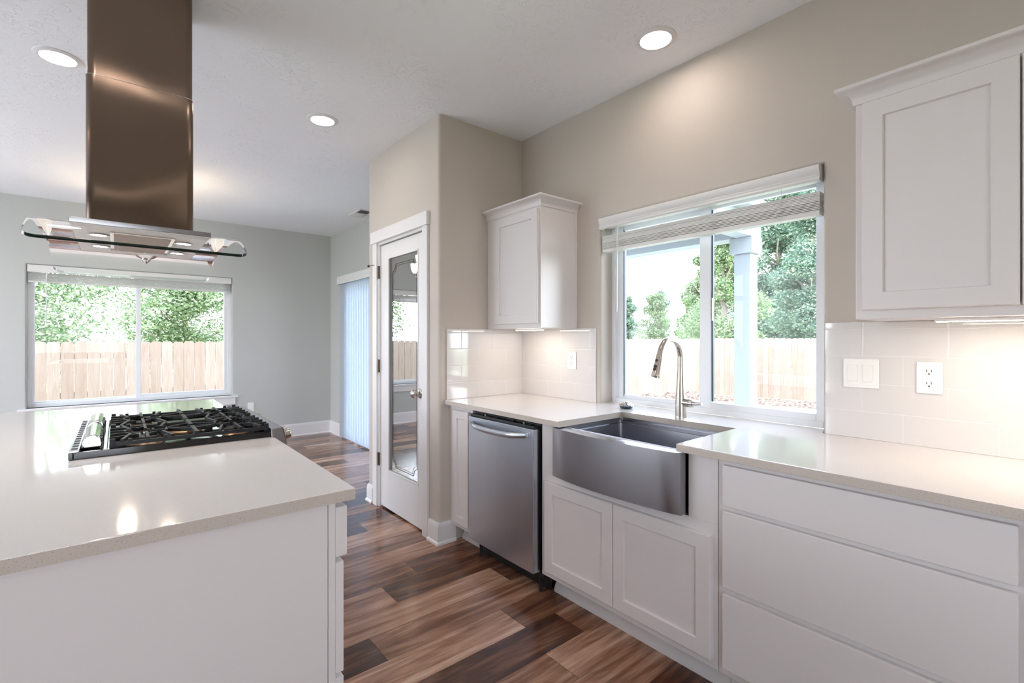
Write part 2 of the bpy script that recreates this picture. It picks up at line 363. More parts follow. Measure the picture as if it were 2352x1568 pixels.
# living room wall with the sliding door opening
bm = NB(); holewall(bm, MY, PE, YF, -.1, CZ, 4.20, 6.16, 0.0, 2.03, XS, XS + .15, .01); struct('wall_living_right', bm, M['wall2'])
bm = NB(); holewall(bm, MX, XL, 2.47, -.1, CZ, -.706, 1.104, .60, 2.062, YF, YF + .15); struct('wall_far', bm, M['wall2'])
# left and rear walls (behind and beside the viewpoint) with window openings added for sky light
bm = NB(); holewall(bm, MY, YB, YF, -.1, CZ, 2.45, 6.5, .05, 2.45, XL, XL - .13, .01); struct('wall_left', bm, M['wall2'])
bm = NB(); holewall(bm, MX, XL, 2.45, -.1, CZ, -2.4, .2, .9, 2.2, YB, YB - .13, .01); struct('wall_rear', bm, M['wall'])
# pantry walls
bm = NB(); holewall(bm, MY, PY + .02, PE, -.05, CZ, 2.855, 3.565, -.04, 2.045, PX, PX + .11, 0)
box(bm, PX + .02, PY, -.05, XR, PY + .10, CZ)
pts = [(PX + .02 - .02 * math.cos(a), PY + .02 - .02 * math.sin(a)) for a in [k * math.pi / 2 / 6 for k in range(7)]] + [(PX + .02, PY + .02)]
prism(bm, pts, 'z', -.05, CZ); struct('wall_pantry', bm, M['wall'])
bm = NB(); box(bm, PX + .11, PE - .1, -.05, XS, PE, CZ); struct('wall_pantry_back', bm, M['wall2'])

# baseboards
def base_prof(h): return [(0, 0), (.026, 0), (.024, .012), (.016, .02), (.016, h - .03), (.012, h - .012), (.008, h), (0, h)]
bm = NB(); sweep(bm, [(XL, YF), (XS, YF), (XS, 6.36)], base_prof(.165), -1); struct('baseboard_far', bm, M['trim'])
bm = NB(); sweep(bm, [(PX, 2.775), (PX, PY), (1.70, PY)], base_prof(.135), -1); struct('baseboard_pantry', bm, M['trim'])
bm = NB(); sweep(bm, [(XS, PE), (PX, PE), (PX, 3.66)], base_prof(.135), -1); struct('baseboard_pantry_far', bm, M['trim'])
bm = NB(); sweep(bm, [(XS, 4.1), (XS, PE)], base_prof(.165), -1); struct('baseboard_living', bm, M['trim'])
bm = NB(); sweep(bm, [(XR, YB), (XL, YB), (XL, YF)], base_prof(.165), -1); struct('baseboard_rear', bm, M['trim'])

# ------------------------------------------------------------------ windows
def window(name, mp, a0, a1, z0, z1, d, split, sash_right, fw=.045):
    """vinyl slider: d = room side of the frame; depth grows outward. 'a' range, split = mullion centre"""
    bm = NB(); frame(bm, mp, a0, a1, z0, z1, fw, d, d + .07, .004); lb(bm, mp, a0 + .01, d + .02, z0 + .01, a0 + fw + .012, d + .05, z1 - .01)
    w = struct(name, bm, M['vinyl'])
    return w
# far window
w1 = window('window_1', MX, -.715, 1.112, .60, 2.062, YF + .085, 0, 1, .04)
bm = NB(); frame(bm, MX, -.68, .21, .635, 2.03, .022, YF + .125, YF + .15, .002); obj('fixed_sash', bm, M['vinyl'], w1)
bm = NB(); frame(bm, MX, .165, 1.078, .63, 2.035, .045, YF + .092, YF + .122, .003); s_ = obj('sliding_sash', bm, M['vinyl'], w1)
bm = NB(); lb(bm, MX, -.665, YF + .136, .65, .195, YF + .140, 2.02); lb(bm, MX, .205, YF + .105, .665, 1.04, YF + .109, 1.995); obj('glass_pane', bm, M['glass'], w1)
bm = NB(); box(bm, -.77, YF - .03, .575, 1.17, YF + .085, .60, .006); box(bm, -.74, YF - .016, .49, 1.14, YF, .575, .003); obj('window_sill', bm, M['trim'], w1)
# sink window
w2 = window('window_2', MY, .727, 1.924, .914, 2.04, 2.385, 0, 0, .03)
bm = NB(); frame(bm, MY, 1.30, 1.895, .925, 2.01, .04, 2.415, 2.445, .003); obj('fixed_sash', bm, M['vinyl'], w2)
bm = NB(); frame(bm, MY, .757, 1.338, .935, 2.01, .032, 2.39, 2.412, .003, wb=.04); lb(bm, MY, 1.275, 2.388, .945, 1.338, 2.413, 2.0, .003); sa = obj('sliding_sash', bm, M['vinyl'], w2)
bm = NB(); lb(bm, MY, 1.268, 2.395, .98, 1.276, 2.409, 1.99); obj('seal', bm, M['rubber'], sa)
bm = NB(); lb(bm, MY, 1.262, 2.384, 1.40, 1.270, 2.392, 1.52, .002); obj('latch', bm, M['nickel'], sa)
bm = NB(); lb(bm, MY, .78, 2.399, .965, 1.28, 2.402, 1.99); lb(bm, MY, 1.33, 2.428, .955, 1.86, 2.431, 1.98); obj('glass_pane', bm, M['glass'], w2)
bm = NB(); lb(bm, MY, 1.849, 2.413, .955, 1.853, 2.426, 1.98); obj('seal', bm, M['rubber'], w2)
# sliding patio door behind the vertical blind
d2 = NB(); frame(d2, MY, 4.20, 6.16, .0, 2.03, .05, XS + .05, XS + .12, .003); lb(d2, MY, 5.13, XS + .05, .0, 5.22, XS + .12, 2.03, .003); d2 = struct('door_2', d2, M['vinyl'])
bm = NB(); lb(bm, MY, 4.24, XS + .08, .05, 6.12, XS + .084, 1.99); obj('glass_pane', bm, M['glass'], d2)
# frames of the openings added out of view for sky light
w3 = NB(); frame(w3, MY, 2.45, 6.5, .05, 2.45, .05, XL - .10, XL - .03, .003); [lb(w3, MY, q_, XL - .10, .05, q_ + .08, XL - .03, 2.45, .003) for q_ in (3.75, 5.1)]; w3 = struct('fill_window_left', w3, M['vinyl'])
w4 = NB(); frame(w4, MX, -2.4, .2, .9, 2.2, .05, YB - .10, YB - .03, .003); lb(w4, MX, -1.14, YB - .10, .9, -1.06, YB - .03, 2.2, .003); w4 = struct('fill_window_rear', w4, M['vinyl'])

# ------------------------------------------------------------------ pantry door
dr = NB(); x0, x1 = PX + .012, PX + .047
box(dr, x0, 2.868, .012, x1, 2.948, 2.03, .002); box(dr, x0, 3.420, .012, x1, 3.552, 2.03, .002)
box(dr, x0, 2.948, .012, x1, 3.420, .298, .002); box(dr, x0, 2.948, 1.925, x1, 3.420, 2.03, .002)
door = struct('door_1', dr, M['trim'])
bm = NB()
for a in ((2.948, .298, 2.958, 1.925), (3.410, .298, 3.420, 1.925), (2.948, .298, 3.420, .31), (2.948, 1.913, 3.420, 1.925)):
    prism(bm, [(x0 - .003, 0), (x0 + .01, 0), (x0 + .01, 1), (x0 - .003, 1)], 'z', 0, 1) if False else box(bm, x0 - .004, a[0], a[1], x0 + .012, a[2], a[3], .003)
obj('glazing_bead', bm, M['trim'], door)
bm = NB(); box(bm, x0 + .012, 2.95, .30, x0 + .017, 3.418, 1.923); gl = obj('glass_pane', bm, M['doorglass'], door)
# etched border: two offset lines with notched corners
bm = NB(); ye0, ye1, ze0, ze1 = 2.985, 3.375, .345, 1.865; xe = x0 + .010
def eline(pts, r): tube(bm, [(xe, a, z) for a, z in pts], r, 6)
for off, rr_ in ((0, .0013), (.014, .0008)):
    A0, A1, Z0, Z1 = ye0 + off, ye1 - off, ze0 + off, ze1 - off; k = .055
    arc = lambda cy, cz, sy, sz: [(cy + sy * (k - k * math.sin(t)) if False else cy + sy * k * math.cos(t), cz + sz * k * math.sin(t)) for t in [i * math.pi / 2 / 5 for i in range(6)]]
    eline([(A0 + k, Z1), (A1 - k, Z1)], rr_); eline([(A0 + k, Z0), (A1 - k, Z0)], rr_); eline([(A0, Z0 + k), (A0, Z1 - k)], rr_); eline([(A1, Z0 + k), (A1, Z1 - k)], rr_)
    for (cy, cz, sy, sz) in ((A0, Z0, 1, 1), (A1, Z0, -1, 1), (A0, Z1, 1, -1), (A1, Z1, -1, -1)): eline(arc(cy, cz, sy, sz), rr_)
obj('etched_border', bm, M['etch'], gl)
bm = NB(); lathe(bm, [(0, 0), (.033, 0), (.033, -.004), (.028, -.009), (.013, -.012), (.011, -.030), (.022, -.036), (.028, -.048), (.026, -.060), (.015, -.068), (0, -.07)], (x0, 2.927, .935), (1, 0, 0), 28); obj('door_knob', bm, M['nickel'], door)
for z in (1.825, 1.095, .37):
    bm = NB(); tube(bm, [(PX - .004, 3.570, z - .05), (PX - .004, 3.570, z + .05)], .008, 10); box(bm, PX - .006, 3.552, z - .05, PX + .004, 3.588, z + .05, .001); h = obj('hinge', bm, M['bronze'], door)
    if z > 1.8:
        bm = NB(); tube(bm, [(PX - .004, 3.575, z + .052), (PX - .02, 3.62, z + .062), (PX - .03, 3.68, z + .06)], .003, 6); lathe(bm, [(0, 0), (.009, .003), (.009, .014), (0, .018)], (PX - .03, 3.68, z + .06), (-.3, 1, 0), 10); obj('door_stop', bm, M['bronze'], h)
# jamb and casing (dark gap above the slab comes from the clearance)
bm = NB(); box(bm, PX - .002, 2.842, 0, PX + .11, 2.865, 2.055, .001); box(bm, PX - .002, 3.556, 0, PX + .11, 3.580, 2.055, .001); box(bm, PX - .002, 2.865, 2.036, PX + .11, 3.556, 2.055, .001)
box(bm, PX - .018, 2.782, 0, PX, 2.850, 2.055, .003); box(bm, PX - .018, 3.572, 0, PX, 3.648, 2.055, .003); box(bm, PX - .026, 2.772, 2.055, PX, 3.672, 2.145, .003)
struct('trim_1', bm, M['trim'])

# ------------------------------------------------------------------ recessed ceiling lights
def can(x, y, label, grp='recessed ceiling lights'):
    t = thing('recessed_light', (x, y, CZ), label, 'ceiling light', grp)
    bm = NB(); lathe(bm, [(.070, -.001), (.072, -.009), (.080, -.010), (.094, -.004), (.096, 0), (.070, 0)], (x, y, CZ), (0, 0, 1), 40); obj('trim_ring', bm, M['trim'], t)
    bm = NB(); lathe(bm, [(0, -.005), (.071, -.005), (.071, -.001), (0, -.001)], (x, y, CZ), (0, 0, 1), 40); obj('lens', bm, M['lens'], t)
can(1.992, 1.341, 'round recessed ceiling light glowing above the kitchen sink window')
can(1.041, 3.225, 'round recessed ceiling light in front of the pantry door, the smallest in view')
can(-.233, 3.363, 'round recessed ceiling light partly hidden behind the steel hood chimney')
for k, (x, y) in enumerate(((1.04, 1.341), (-.233, 1.341), (1.04, -1.2), (-.23, -1.2), (-2.2, 5.2), (-2.2, 2.2))):  # middle-row pair follows the visible grid; the others are added for room light
    can(x, y, 'round recessed ceiling light out of view, placed to light the room', 'recessed ceiling lights outside the frame')
# ceiling vent
t = thing('ceiling_vent', (2.15, 5.34, CZ), 'small white ceiling air vent above the vertical blinds', 'air vent')
bm = NB(); mp = lambda a, d, z: (a, z, d); 
for q in ((2.075, 5.17, 2.245, 5.19), (2.075, 5.50, 2.245, 5.52), (2.075, 5.19, 2.095, 5.50), (2.225, 5.19, 2.245, 5.50), (2.095, 5.335, 2.225, 5.355)): box(bm, q[0], q[1], CZ - .008, q[2], q[3], CZ, .002)
obj('frame', bm, M['trim'], t)
bm = NB()
for k in range(7):
    x = 2.105 + k * .018
    for ya, yb, sl in ((5.19, 5.335, 1), (5.355, 5.50, -1)): prism(bm, [(x, CZ - .009), (x + .002, CZ - .009), (x + .010 * sl + .002, CZ - .001), (x + .010 * sl, CZ - .001)], 'y', ya, yb)
obj('louver_blades', bm, M['trim'], t)
bm = NB(); box(bm, 2.09, 5.185, CZ - .0008, 2.23, 5.505, CZ - .0002); obj('backing', bm, M['dark'], t)

# ------------------------------------------------------------------ chandelier in the dining area (seen in reflections)
t = thing('chandelier', (.21, 5.55, CZ), 'two-light chandelier with frosted shades, mirrored in the pantry door glass', 'chandelier')
bm = NB(); lathe(bm, [(0, 0), (.06, 0), (.06, -.012), (.02, -.03), (0, -.03)], (.21, 5.55, CZ)); tube(bm, [(.21, 5.55, CZ - .02), (.21, 5.55, 2.17)], .007, 10)
lathe(bm, [(0, 0), (.02, .008), (.028, .03), (.02, .05), (0, .06)], (.21, 5.55, 2.13)); obj('stem', bm, M['nickel'], t)
for (sx_, sy_) in ((.077, 5.88), (.349, 5.23)):
    c = Vector((.21, 5.55, 0)); p = Vector((sx_, sy_, 0)); dlt = p - c
    if dlt.length > .01:
        bm = NB(); tube(bm, [c + dlt * q_ + Vector((0, 0, 2.16 - .05 * math.sin(q_ * math.pi))) for q_ in [i / 8 for i in range(9)]], .006, 8); tube(bm, [p + Vector((0, 0, 2.155)), p + Vector((0, 0, 2.20))], .014, 12); obj('arm', bm, M['nickel'], t)
    bm = NB(); lathe(bm, [(0, 0), (.03, .002), (.050, .03), (.062, .08), (.066, .125), (.064, .125), (.058, .08), (.046, .034), (0, .01)], (sx_, sy_, 2.195), (0, 0, 1), 28); obj('lamp_shade', bm, M['shade'], t)

# ------------------------------------------------------------------ cabinets
def shaker(a0, a1, z0, z1, x, rail=.057, th=.020, flat=False):
    """door or drawer front on a plane x (room face), length along y"""
    bm = NB()
    if flat: box(bm, x, a0, z0, x + th, a1, z1, .004); return bm
    A = [(a0, z0), (a1, z0), (a1, z1), (a0, z1)]; I = [(a0 + rail, z0 + rail), (a1 - rail, z0 + rail), (a1 - rail, z1 - rail), (a0 + rail, z1 - rail)]
    g = .0015; rc = .009
    def ring(L, xx): return [bm.verts.new((xx, a, z)) for a, z in L]
    sh = lambda L, k: [(a + (k if a < (a0 + a1) / 2 else -k), z + (k if z < (z0 + z1) / 2 else -k)) for a, z in L]
    rs = [ring(A, x + th), ring(A, x + .003), ring(sh(A, .003), x), ring(sh(I, -.001), x), ring(sh(I, .001), x + .003), ring(sh(I, .0015), x + rc)]
    for p, q in zip(rs, rs[1:]):
        for k in range(4): bm.faces.new((p[k], p[(k + 1) % 4], q[(k + 1) % 4], q[k]))
    bm.faces.new(rs[0]); bm.faces.new(rs[-1][::-1]); return bm
XF = 1.665   # face-frame plane
XD = 1.645   # door plane
def toe(t, a0, a1, xk=1.768):
    bm = NB(); box(bm, xk, a0, 0, xk + .018, a1, .118)
    prism(bm, [(xk, 0), (xk - .018, 0), (xk - .018, .012), (xk - .012, .030), (xk - .004, .045), (xk, .050)], 'y', a0, a1); obj('toe_kick', bm, M['cab'], t)
# narrow cabinet between the dishwasher and the pantry
t = thing('base_cabinet', (1.97, 2.53, 0), 'narrow white base cabinet squeezed between dishwasher and pantry wall', 'cabinet', 'white base cabinets under the sink counter')
bm = NB(); box(bm, XF, 2.402, .118, XR - .003, 2.656, .883, .002); obj('body', bm, M['cab'], t)
obj('door', shaker(2.425, 2.600, .148, .858, XD, .05), M['cab'], t); toe(t, 2.402, 2.642)
# sink base
t = thing('base_cabinet', (1.97, 1.32, 0), 'white two-door base cabinet under the apron sink', 'cabinet', 'white base cabinets under the sink counter')
bm = NB(); box(bm, XF, .862, .118, XF + .02, 1.785, .640, .001)
box(bm, XF, .862, .640, XF + .02, .9775, .883, .001); box(bm, XF, 1.670, .640, XF + .02, 1.785, .883, .001)
box(bm, XF + .02, .862, .118, XR - .003, .882, .883); box(bm, XF + .02, 1.765, .118, XR - .003, 1.785, .883); box(bm, XF + .02, .882, .118, XR - .003, 1.765, .136); obj('body', bm, M['cab'], t)
obj('door', shaker(1.3255, 1.752, .150, .598, XD), M['cab'], t); obj('door', shaker(.882, 1.3225, .150, .598, XD), M['cab'], t); toe(t, .862, 1.785)
# drawer base
t = thing('base_cabinet', (1.97, .48, 0), 'wide white base cabinet with three flat drawers right of the sink', 'cabinet', 'white base cabinets under the sink counter')
bm = NB(); box(bm, XF, .100, .118, XR - .003, .860, .883, .002); obj('body', bm, M['cab'], t)
for z0_, z1_ in ((.720, .864), (.432, .703), (.148, .411)): obj('drawer', shaker(.117, .838, z0_, z1_, XD, flat=True), M['cab'], t)
toe(t, .100, .860)
t = thing('base_cabinet', (1.97, -.5, 0), 'white base cabinet at the right edge, next to the drawers', 'cabinet', 'white base cabinets under the sink counter')
bm = NB(); box(bm, XF, -1.10, .118, XR - .003, .098, .883, .002); obj('body', bm, M['cab'], t)
obj('door', shaker(-.46, .075, .148, .864, XD), M['cab'], t); obj('door', shaker(-1.07, -.465, .148, .864, XD), M['cab'], t); toe(t, -1.10, .098)

# countertop (sink side), one slab with the sink cut-out and the tongue into the window reveal
CT = .914; CB = .885
pts = [(1.620, -1.14), (XR - .001, -1.14), (XR - .001, .729), (2.384, .729), (2.384, 1.922), (XR - .001, 1.922), (XR - .001, PY - .001), (1.604, PY - .001), (1.620, PY - .06),
       (1.620, 1.625), (2.105, 1.625), (2.105, 1.003), (1.620, 1.003)]
pts[7] = (1.620, PY - .001); pts.pop(8)
bm = NB(); prism(bm, pts, 'z', CB, CT)
es = [e for e in bm.edges if all(abs(v_.co.x - 1.62) < 1e-4 for v_ in e.verts) or (all(v_.co.z > CT - 1e-4 for v_ in e.verts) and all(v_.co.x < 2.11 for v_ in e.verts))]
bmesh.ops.bevel(bm, geom=es, offset=.003, segments=2, profile=.5, affect='EDGES')
tag(obj('countertop', bm, M['quartz']), 'white quartz worktop along the window wall around the apron sink', 'countertop')

# ------------------------------------------------------------------ sink
t = thing('apron_sink', (1.87, 1.324, .64), 'stainless farmhouse sink with a bowed apron front', 'sink')
bm = NB(); ns = 16; out = []
for i in range(ns + 1):
    q_ = i / ns; y = .984 + q_ * .680; bow = .030 * (1 - (2 * q_ - 1) ** 2); out.append((1.620 - bow, y))
pts = out + [(1.668, 1.664), (1.668, .984)]
prism(bm, pts, 'z', .648, .880)
es = [e for e in bm.edges if len(e.link_faces) == 2 and all(v_.co.x < 1.66 for v_ in e.verts) and (all(v_.co.z > .879 for v_ in e.verts) or all(v_.co.z < .649 for v_ in e.verts))]
bmesh.ops.bevel(bm, geom=es, offset=.003, segments=2, profile=.5, affect='EDGES')
obj('apron', bm, M['sinksteel'], t)
bm = NB()
def loop(x0_, x1_, y0_, y1_, z, r_=.012, n=4):
    L = []
    for cx_, cy_, a0_ in ((x1_ - r_, y1_ - r_, 0), (x0_ + r_, y1_ - r_, 90), (x0_ + r_, y0_ + r_, 180), (x1_ - r_, y0_ + r_, 270)):
        for k in range(n + 1): a_ = R(a0_ + 90 * k / n); L.append(bm.verts.new((cx_ + r_ * math.cos(a_), cy_ + r_ * math.sin(a_), z)))
    return L
Ls_ = [loop(1.669, 2.16, .980, 1.668, .8835), loop(1.669, 2.13, .992, 1.645, .8835), loop(1.669, 2.13, .992, 1.645, .868), loop(1.669, 2.115, .992, 1.645, .866), loop(1.669, 2.115, .992, 1.645, .855), loop(1.669, 2.108, .999, 1.638, .853), loop(1.675, 2.10, 1.005, 1.632, .665, .02), loop(1.69, 2.085, 1.02, 1.617, .648, .03)]
for a, b in zip(Ls_, Ls_[1:]):
    for k in range(len(a)): bm.faces.new((a[k], a[(k + 1) % len(a)], b[(k + 1) % len(a)], b[k]))
bm.faces.new(Ls_[-1]); obj('basin', bm, M['sinksteel'], t)
bm = NB(); lathe(bm, [(0, .006), (.03, .006), (.045, .003), (.045, 0), (0, 0)], (1.9, 1.32, .6482)); obj('drain', bm, M['chrome'], t)
# faucet
FX, FY = 2.178, 1.322
t = thing('faucet', (FX, FY, CT), 'tall brushed nickel gooseneck kitchen faucet behind the sink', 'faucet')
bm = NB(); lathe(bm, [(0, 0), (.0285, 0), (.0285, .004), (.027, .008), (.0265, .06), (.0245, .10), (.0195, .16), (.0165, .215), (.016, .25), (0, .25)], (FX, FY, CT)); obj('body', bm, M['nickel'], t)
bm = NB(); zt = 1.213; rr_ = .0895; pts = [(FX, FY, 1.163), (FX, FY, zt - .02)] + [(FX - rr_ + rr_ * math.cos(a), FY, zt + .002 + rr_ * math.sin(a)) for a in [R(8 * k) for k in range(0, 22)]]
tube(bm, pts, .0148, 16); neck = obj('neck', bm, M['nickel'], t)
e = Vector(pts[-1]); dirn = (Vector(pts[-1]) - Vector(pts[-2])).normalized(); dirn = (dirn + Vector((-.16, 0, -.35))).normalized()
bm = NB(); lathe(bm, [(0, -.002), (.0150, -.002), (.0165, .004), (.0185, .05), (.0235, .100), (.0225, .112), (.017, .114), (.015, .108), (0, .108)], e, dirn, 24); head = obj('spray_head', bm, M['nickel'], t)
bm = NB(); side = dirn.cross(Vector((0, 1, 0))).normalized()
if side.x > 0: side = -side
for k_, (s0, rr2) in enumerate(((.036, .0065), (.066, .009))):
    c = e + dirn * s0 + side * .0185; lathe(bm, [(0, .004), (rr2, .003), (rr2, -.003), (0, -.003)], c, side, 12)
    if k_: lathe(bm, [(0, .004), (rr2 * .8, .003), (rr2, -.003), (0, -.003)], e + dirn * .080 + side * .021, side, 12)
obj('spray_button', bm, M['blackpl'], head)
bm = NB(); tube(bm, [(FX, FY, .990), (FX, FY - .050, .990)], [.0205, .0205], 20); tube(bm, [(FX, FY - .0515, .990), (FX, FY - .066, .990)], [.0205, .018], 20)
tube(bm, [(FX, FY - .058, .990), (FX - .004, FY - .085, .990), (FX - .010, FY - .118, .994)], [.015, .009, .006], 12); obj('lever', bm, M['nickel'], t)
t = thing('sink_stopper', (2.225, 1.69, CT), 'round chrome and dark rubber sink strainer on the window ledge', 'sink stopper')
bm = NB(); lathe(bm, [(0, 0), (.028, 0), (.035, .005), (.038, .012), (.036, .014), (0, .014)], (2.225, 1.69, CT + .0005)); obj('rubber_seal', bm, M['rubber'], t)
bm = NB(); lathe(bm, [(.040, .014), (.043, .016), (.040, .022), (.028, .028), (.018, .030), (.013, .037), (0, .040)], (2.225, 1.69, CT)); obj('cap', bm, M['chrome'], t)

# ------------------------------------------------------------------ dishwasher
t = thing('dishwasher', (1.95, 2.09, 0), 'stainless steel dishwasher with a curved bar handle', 'dishwasher')
bm = NB(); box(bm, 1.672, 1.798, .09, XR - .02, 2.390, .870, .003); obj('tub', bm, M['blackpl'], t)
bm = NB(); box(bm, 1.620, 1.803, .118, 1.668, 2.382, .848, .005); obj('door', bm, M['steel'], t)
bm = NB(); box(bm, 1.632, 1.808, .8485, 1.675, 2.376, .8625, .002)
for k in range(4): box(bm, 1.650, 1.86 + k * .14, .8625, 1.668, 1.875 + k * .14, .866, .001)
obj('control_strip', bm, M['blackpl'], t)
bm = NB()
for yy in (1.90, 2.24): box(bm, 1.645, yy, .8628, 1.655, yy + .012, .8685, .001)
bm.free()
for yy in (1.90, 2.24): bm = NB(); box(bm, 1.645, yy, .8628, 1.655, yy + .012, .8685, .001); obj('indicator_tab', bm, M['chrome'], t)
bm = NB(); prof = []
for i in range(21):
    q_ = i / 20; y = 1.842 + q_ * (2.345 - 1.842); sag = 1 - (2 * q_ - 1) ** 2; prof.append((1.612 - .038 * min(1, sag * 1.6), y, .815 - .014 * sag, .0125 + .004 * sag))
rings = []
for (x, y, z, hh) in prof:
    rings.append([bm.verts.new((x + .011 * math.cos(a), y, z + hh * math.sin(a))) for a in [R(30 * k) for k in range(12)]])
for a, b in zip(rings, rings[1:]):
    for k in range(12): bm.faces.new((a[k], a[(k + 1) % 12], b[(k + 1) % 12], b[k]))
bm.faces.new(rings[0]); bm.faces.new(rings[-1][::-1])
for y in (1.845, 2.342): box(bm, 1.605, y - .008, .803, 1.621, y + .008, .827, .003)
obj('handle', bm, M['steel'], t)
bm = NB(); box(bm, 1.735, 1.800, .002, 1.75, 2.388, .105, .001); 
for y in (1.83, 2.36): tube(bm, [(1.70, y, .001), (1.70, y, .09)], .012, 8)
obj('kick_plate', bm, M['blackpl'], t)

# ------------------------------------------------------------------ wall cabinets with crown
def crown(path, z, side): 
    bm = NB(); o = .050; h = .058
    pr = [(0, z), (.006, z), (.008, z + .008)] + [(.008 + (o - .014) * (1 - math.cos(a)), z + .008 + (h - .022) * math.sin(a)) for a in [R(15 * k) for k in range(1, 7)]] + [(o, z + h - .010), (o, z + h), (0, z + h)]
    sweep(bm, path, pr, side); return bm
t = thing('wall_cabinet', (2.12, 2.39, 1.374), 'small white wall cabinet hung left of the sink window', 'cabinet')
bm = NB(); box(bm, 1.965, 2.118, 1.374, XR - .001, 2.656, 2.140, .002); box(bm, 2.258, 2.113, 1.374, XR - .001, 2.118, 2.11, .001); box(bm, 1.985, 2.135, 1.3725, XR - .02, 2.640, 1.3745); obj('body', bm, M['cab'], t)
obj('door', shaker(2.132, 2.556, 1.402, 2.092, 1.945, .055), M['cab'], t)
obj('crown_molding', crown([(1.965, 2.656), (1.965, 2.118), (XR - .001, 2.118)], 2.108, -1), M['cab'], t)
t = thing('wall_cabinet', (2.12, -.25, 1.374), 'large white wall cabinet hung at the right edge above the backsplash', 'cabinet')
bm = NB(); box(bm, 1.965, -1.05, 1.374, XR - .001, .527, 2.140, .002); obj('body', bm, M['cab'], t)
obj('door', shaker(.136, .505, 1.404, 2.103, 1.945, .058), M['cab'], t); obj('door', shaker(-.24, .1315, 1.404, 2.103, 1.945, .058), M['cab'], t); obj('door', shaker(-.64, -.268, 1.404, 2.103, 1.945, .058), M['cab'], t)
obj('crown_molding', crown([(1.965, -1.05), (1.965, .527), (XR - .001, .527)], 2.108, 1), M['cab'], t)
def ledbar(y0_, y1_, x, label):
    t = thing('under_cabinet_light', (x, (y0_ + y1_) / 2, 1.372), label, 'light')
    bm = NB(); box(bm, x - .012, y0_, 1.362, x + .012, y1_, 1.3724, .002); obj('housing', bm, M['white'], t)
    bm = NB(); box(bm, x - .009, y0_ + .005, 1.3605, x + .009, y1_ - .005, 1.3618); obj('diffuser', bm, M['ledbar'], t)
ledbar(-.60, .33, 2.03, 'long lit LED bar under the large wall cabinet')
ledbar(2.20, 2.46, 2.06, 'short lit LED bar under the small wall cabinet')

# ------------------------------------------------------------------ tile backsplash
def tiles(mp, a0, a1, d, seam, name, label, sgn, a_edge=None):
    """rows of 10in tiles, half bond; d = wall face, sgn = direction toward the room"""
    bm = NB(); zs = [(.9145, 1.0215), (1.0235, 1.1305), (1.1325, 1.2395), (1.2415, 1.3445)]; Wt = .2535
    lb(bm, mp, a0 + .001, d, .9145, a1 - .001, d + sgn * .0080, 1.3725, 0, 1)
    for r_, (z0_, z1_) in enumerate(zs):
        s0 = seam + (Wt / 2 if r_ % 2 == 0 else 0); k = math.floor((a0 - s0) / Wt)
        while s0 + k * Wt < a1:
            p = max(a0, s0 + k * Wt + .0009); q = min(a1, s0 + (k + 1) * Wt - .0009)
            if q - p > .006: lb(bm, mp, p, d + sgn * .003, z0_, q, d + sgn * .0088, z1_, .0022)
            k += 1
    k = math.floor((a0 - seam) / Wt)
    while seam + k * Wt < a1:
        p = max(a0, seam + k * Wt + .0009); q = min(a1, seam + (k + 1) * Wt - .0009)
        if q - p > .006: lb(bm, mp, p, d + sgn * .003, 1.3462, q, d + sgn * .0095, 1.3735, .003)
        k += 1
    tag(obj(name, bm, [M['tile'], M['grout']]), label, 'backsplash', 'white subway tile backsplashes')
tiles(MY, -1.10, .716, XR - .0002, .587, 'tile_backsplash', 'white subway tile backsplash right of the sink window', -1)
tiles(MY, 1.953, PY - .0085, XR - .0002, 2.0, 'tile_backsplash', 'white subway tile backsplash between the sink window and the corner', -1)
tiles(MX, 1.636, XR - .0008, PY - .0002, 1.748, 'tile_backsplash', 'white subway tile backsplash on the pantry side wall, mirroring the window', -1)

# ------------------------------------------------------------------ switches and outlets
def plate(t, y0_, y1_, z0_, z1_, x):
    bm = NB(); box(bm, x - .006, y0_, z0_, x, y1_, z1_, .003, 3); return obj('cover_plate', bm, M['white'], t)
XT = XR - .0095
t = thing('light_switch', (XT, .591, 1.114), 'white double rocker light switch on the tiles beside the window', 'light switch')
pl = plate(t, .532, .650, 1.114, 1.228, XT)
for y in (.617, .567):
    bm = NB(); box(bm, XT - .0065, y - .0175, 1.136, XT - .0055, y + .0175, 1.206, .0004); prism(bm, [(XT - .006, 1.138), (XT - .0085, 1.140), (XT - .0115, 1.203), (XT - .006, 1.204)], 'y', y - .0155, y + .0155); obj('rocker', bm, M['white'], t)
def screws(t, ys, zs, x):
    for y in ys:
        for z in zs: bm = NB(); lathe(bm, [(0, .0012), (.0028, .0008), (.003, 0), (0, 0)], (x - .006, y, z), (-1, 0, 0), 10); obj('screw', bm, M['white'], t)
screws(t, (.617, .567), (1.124, 1.218), XT)
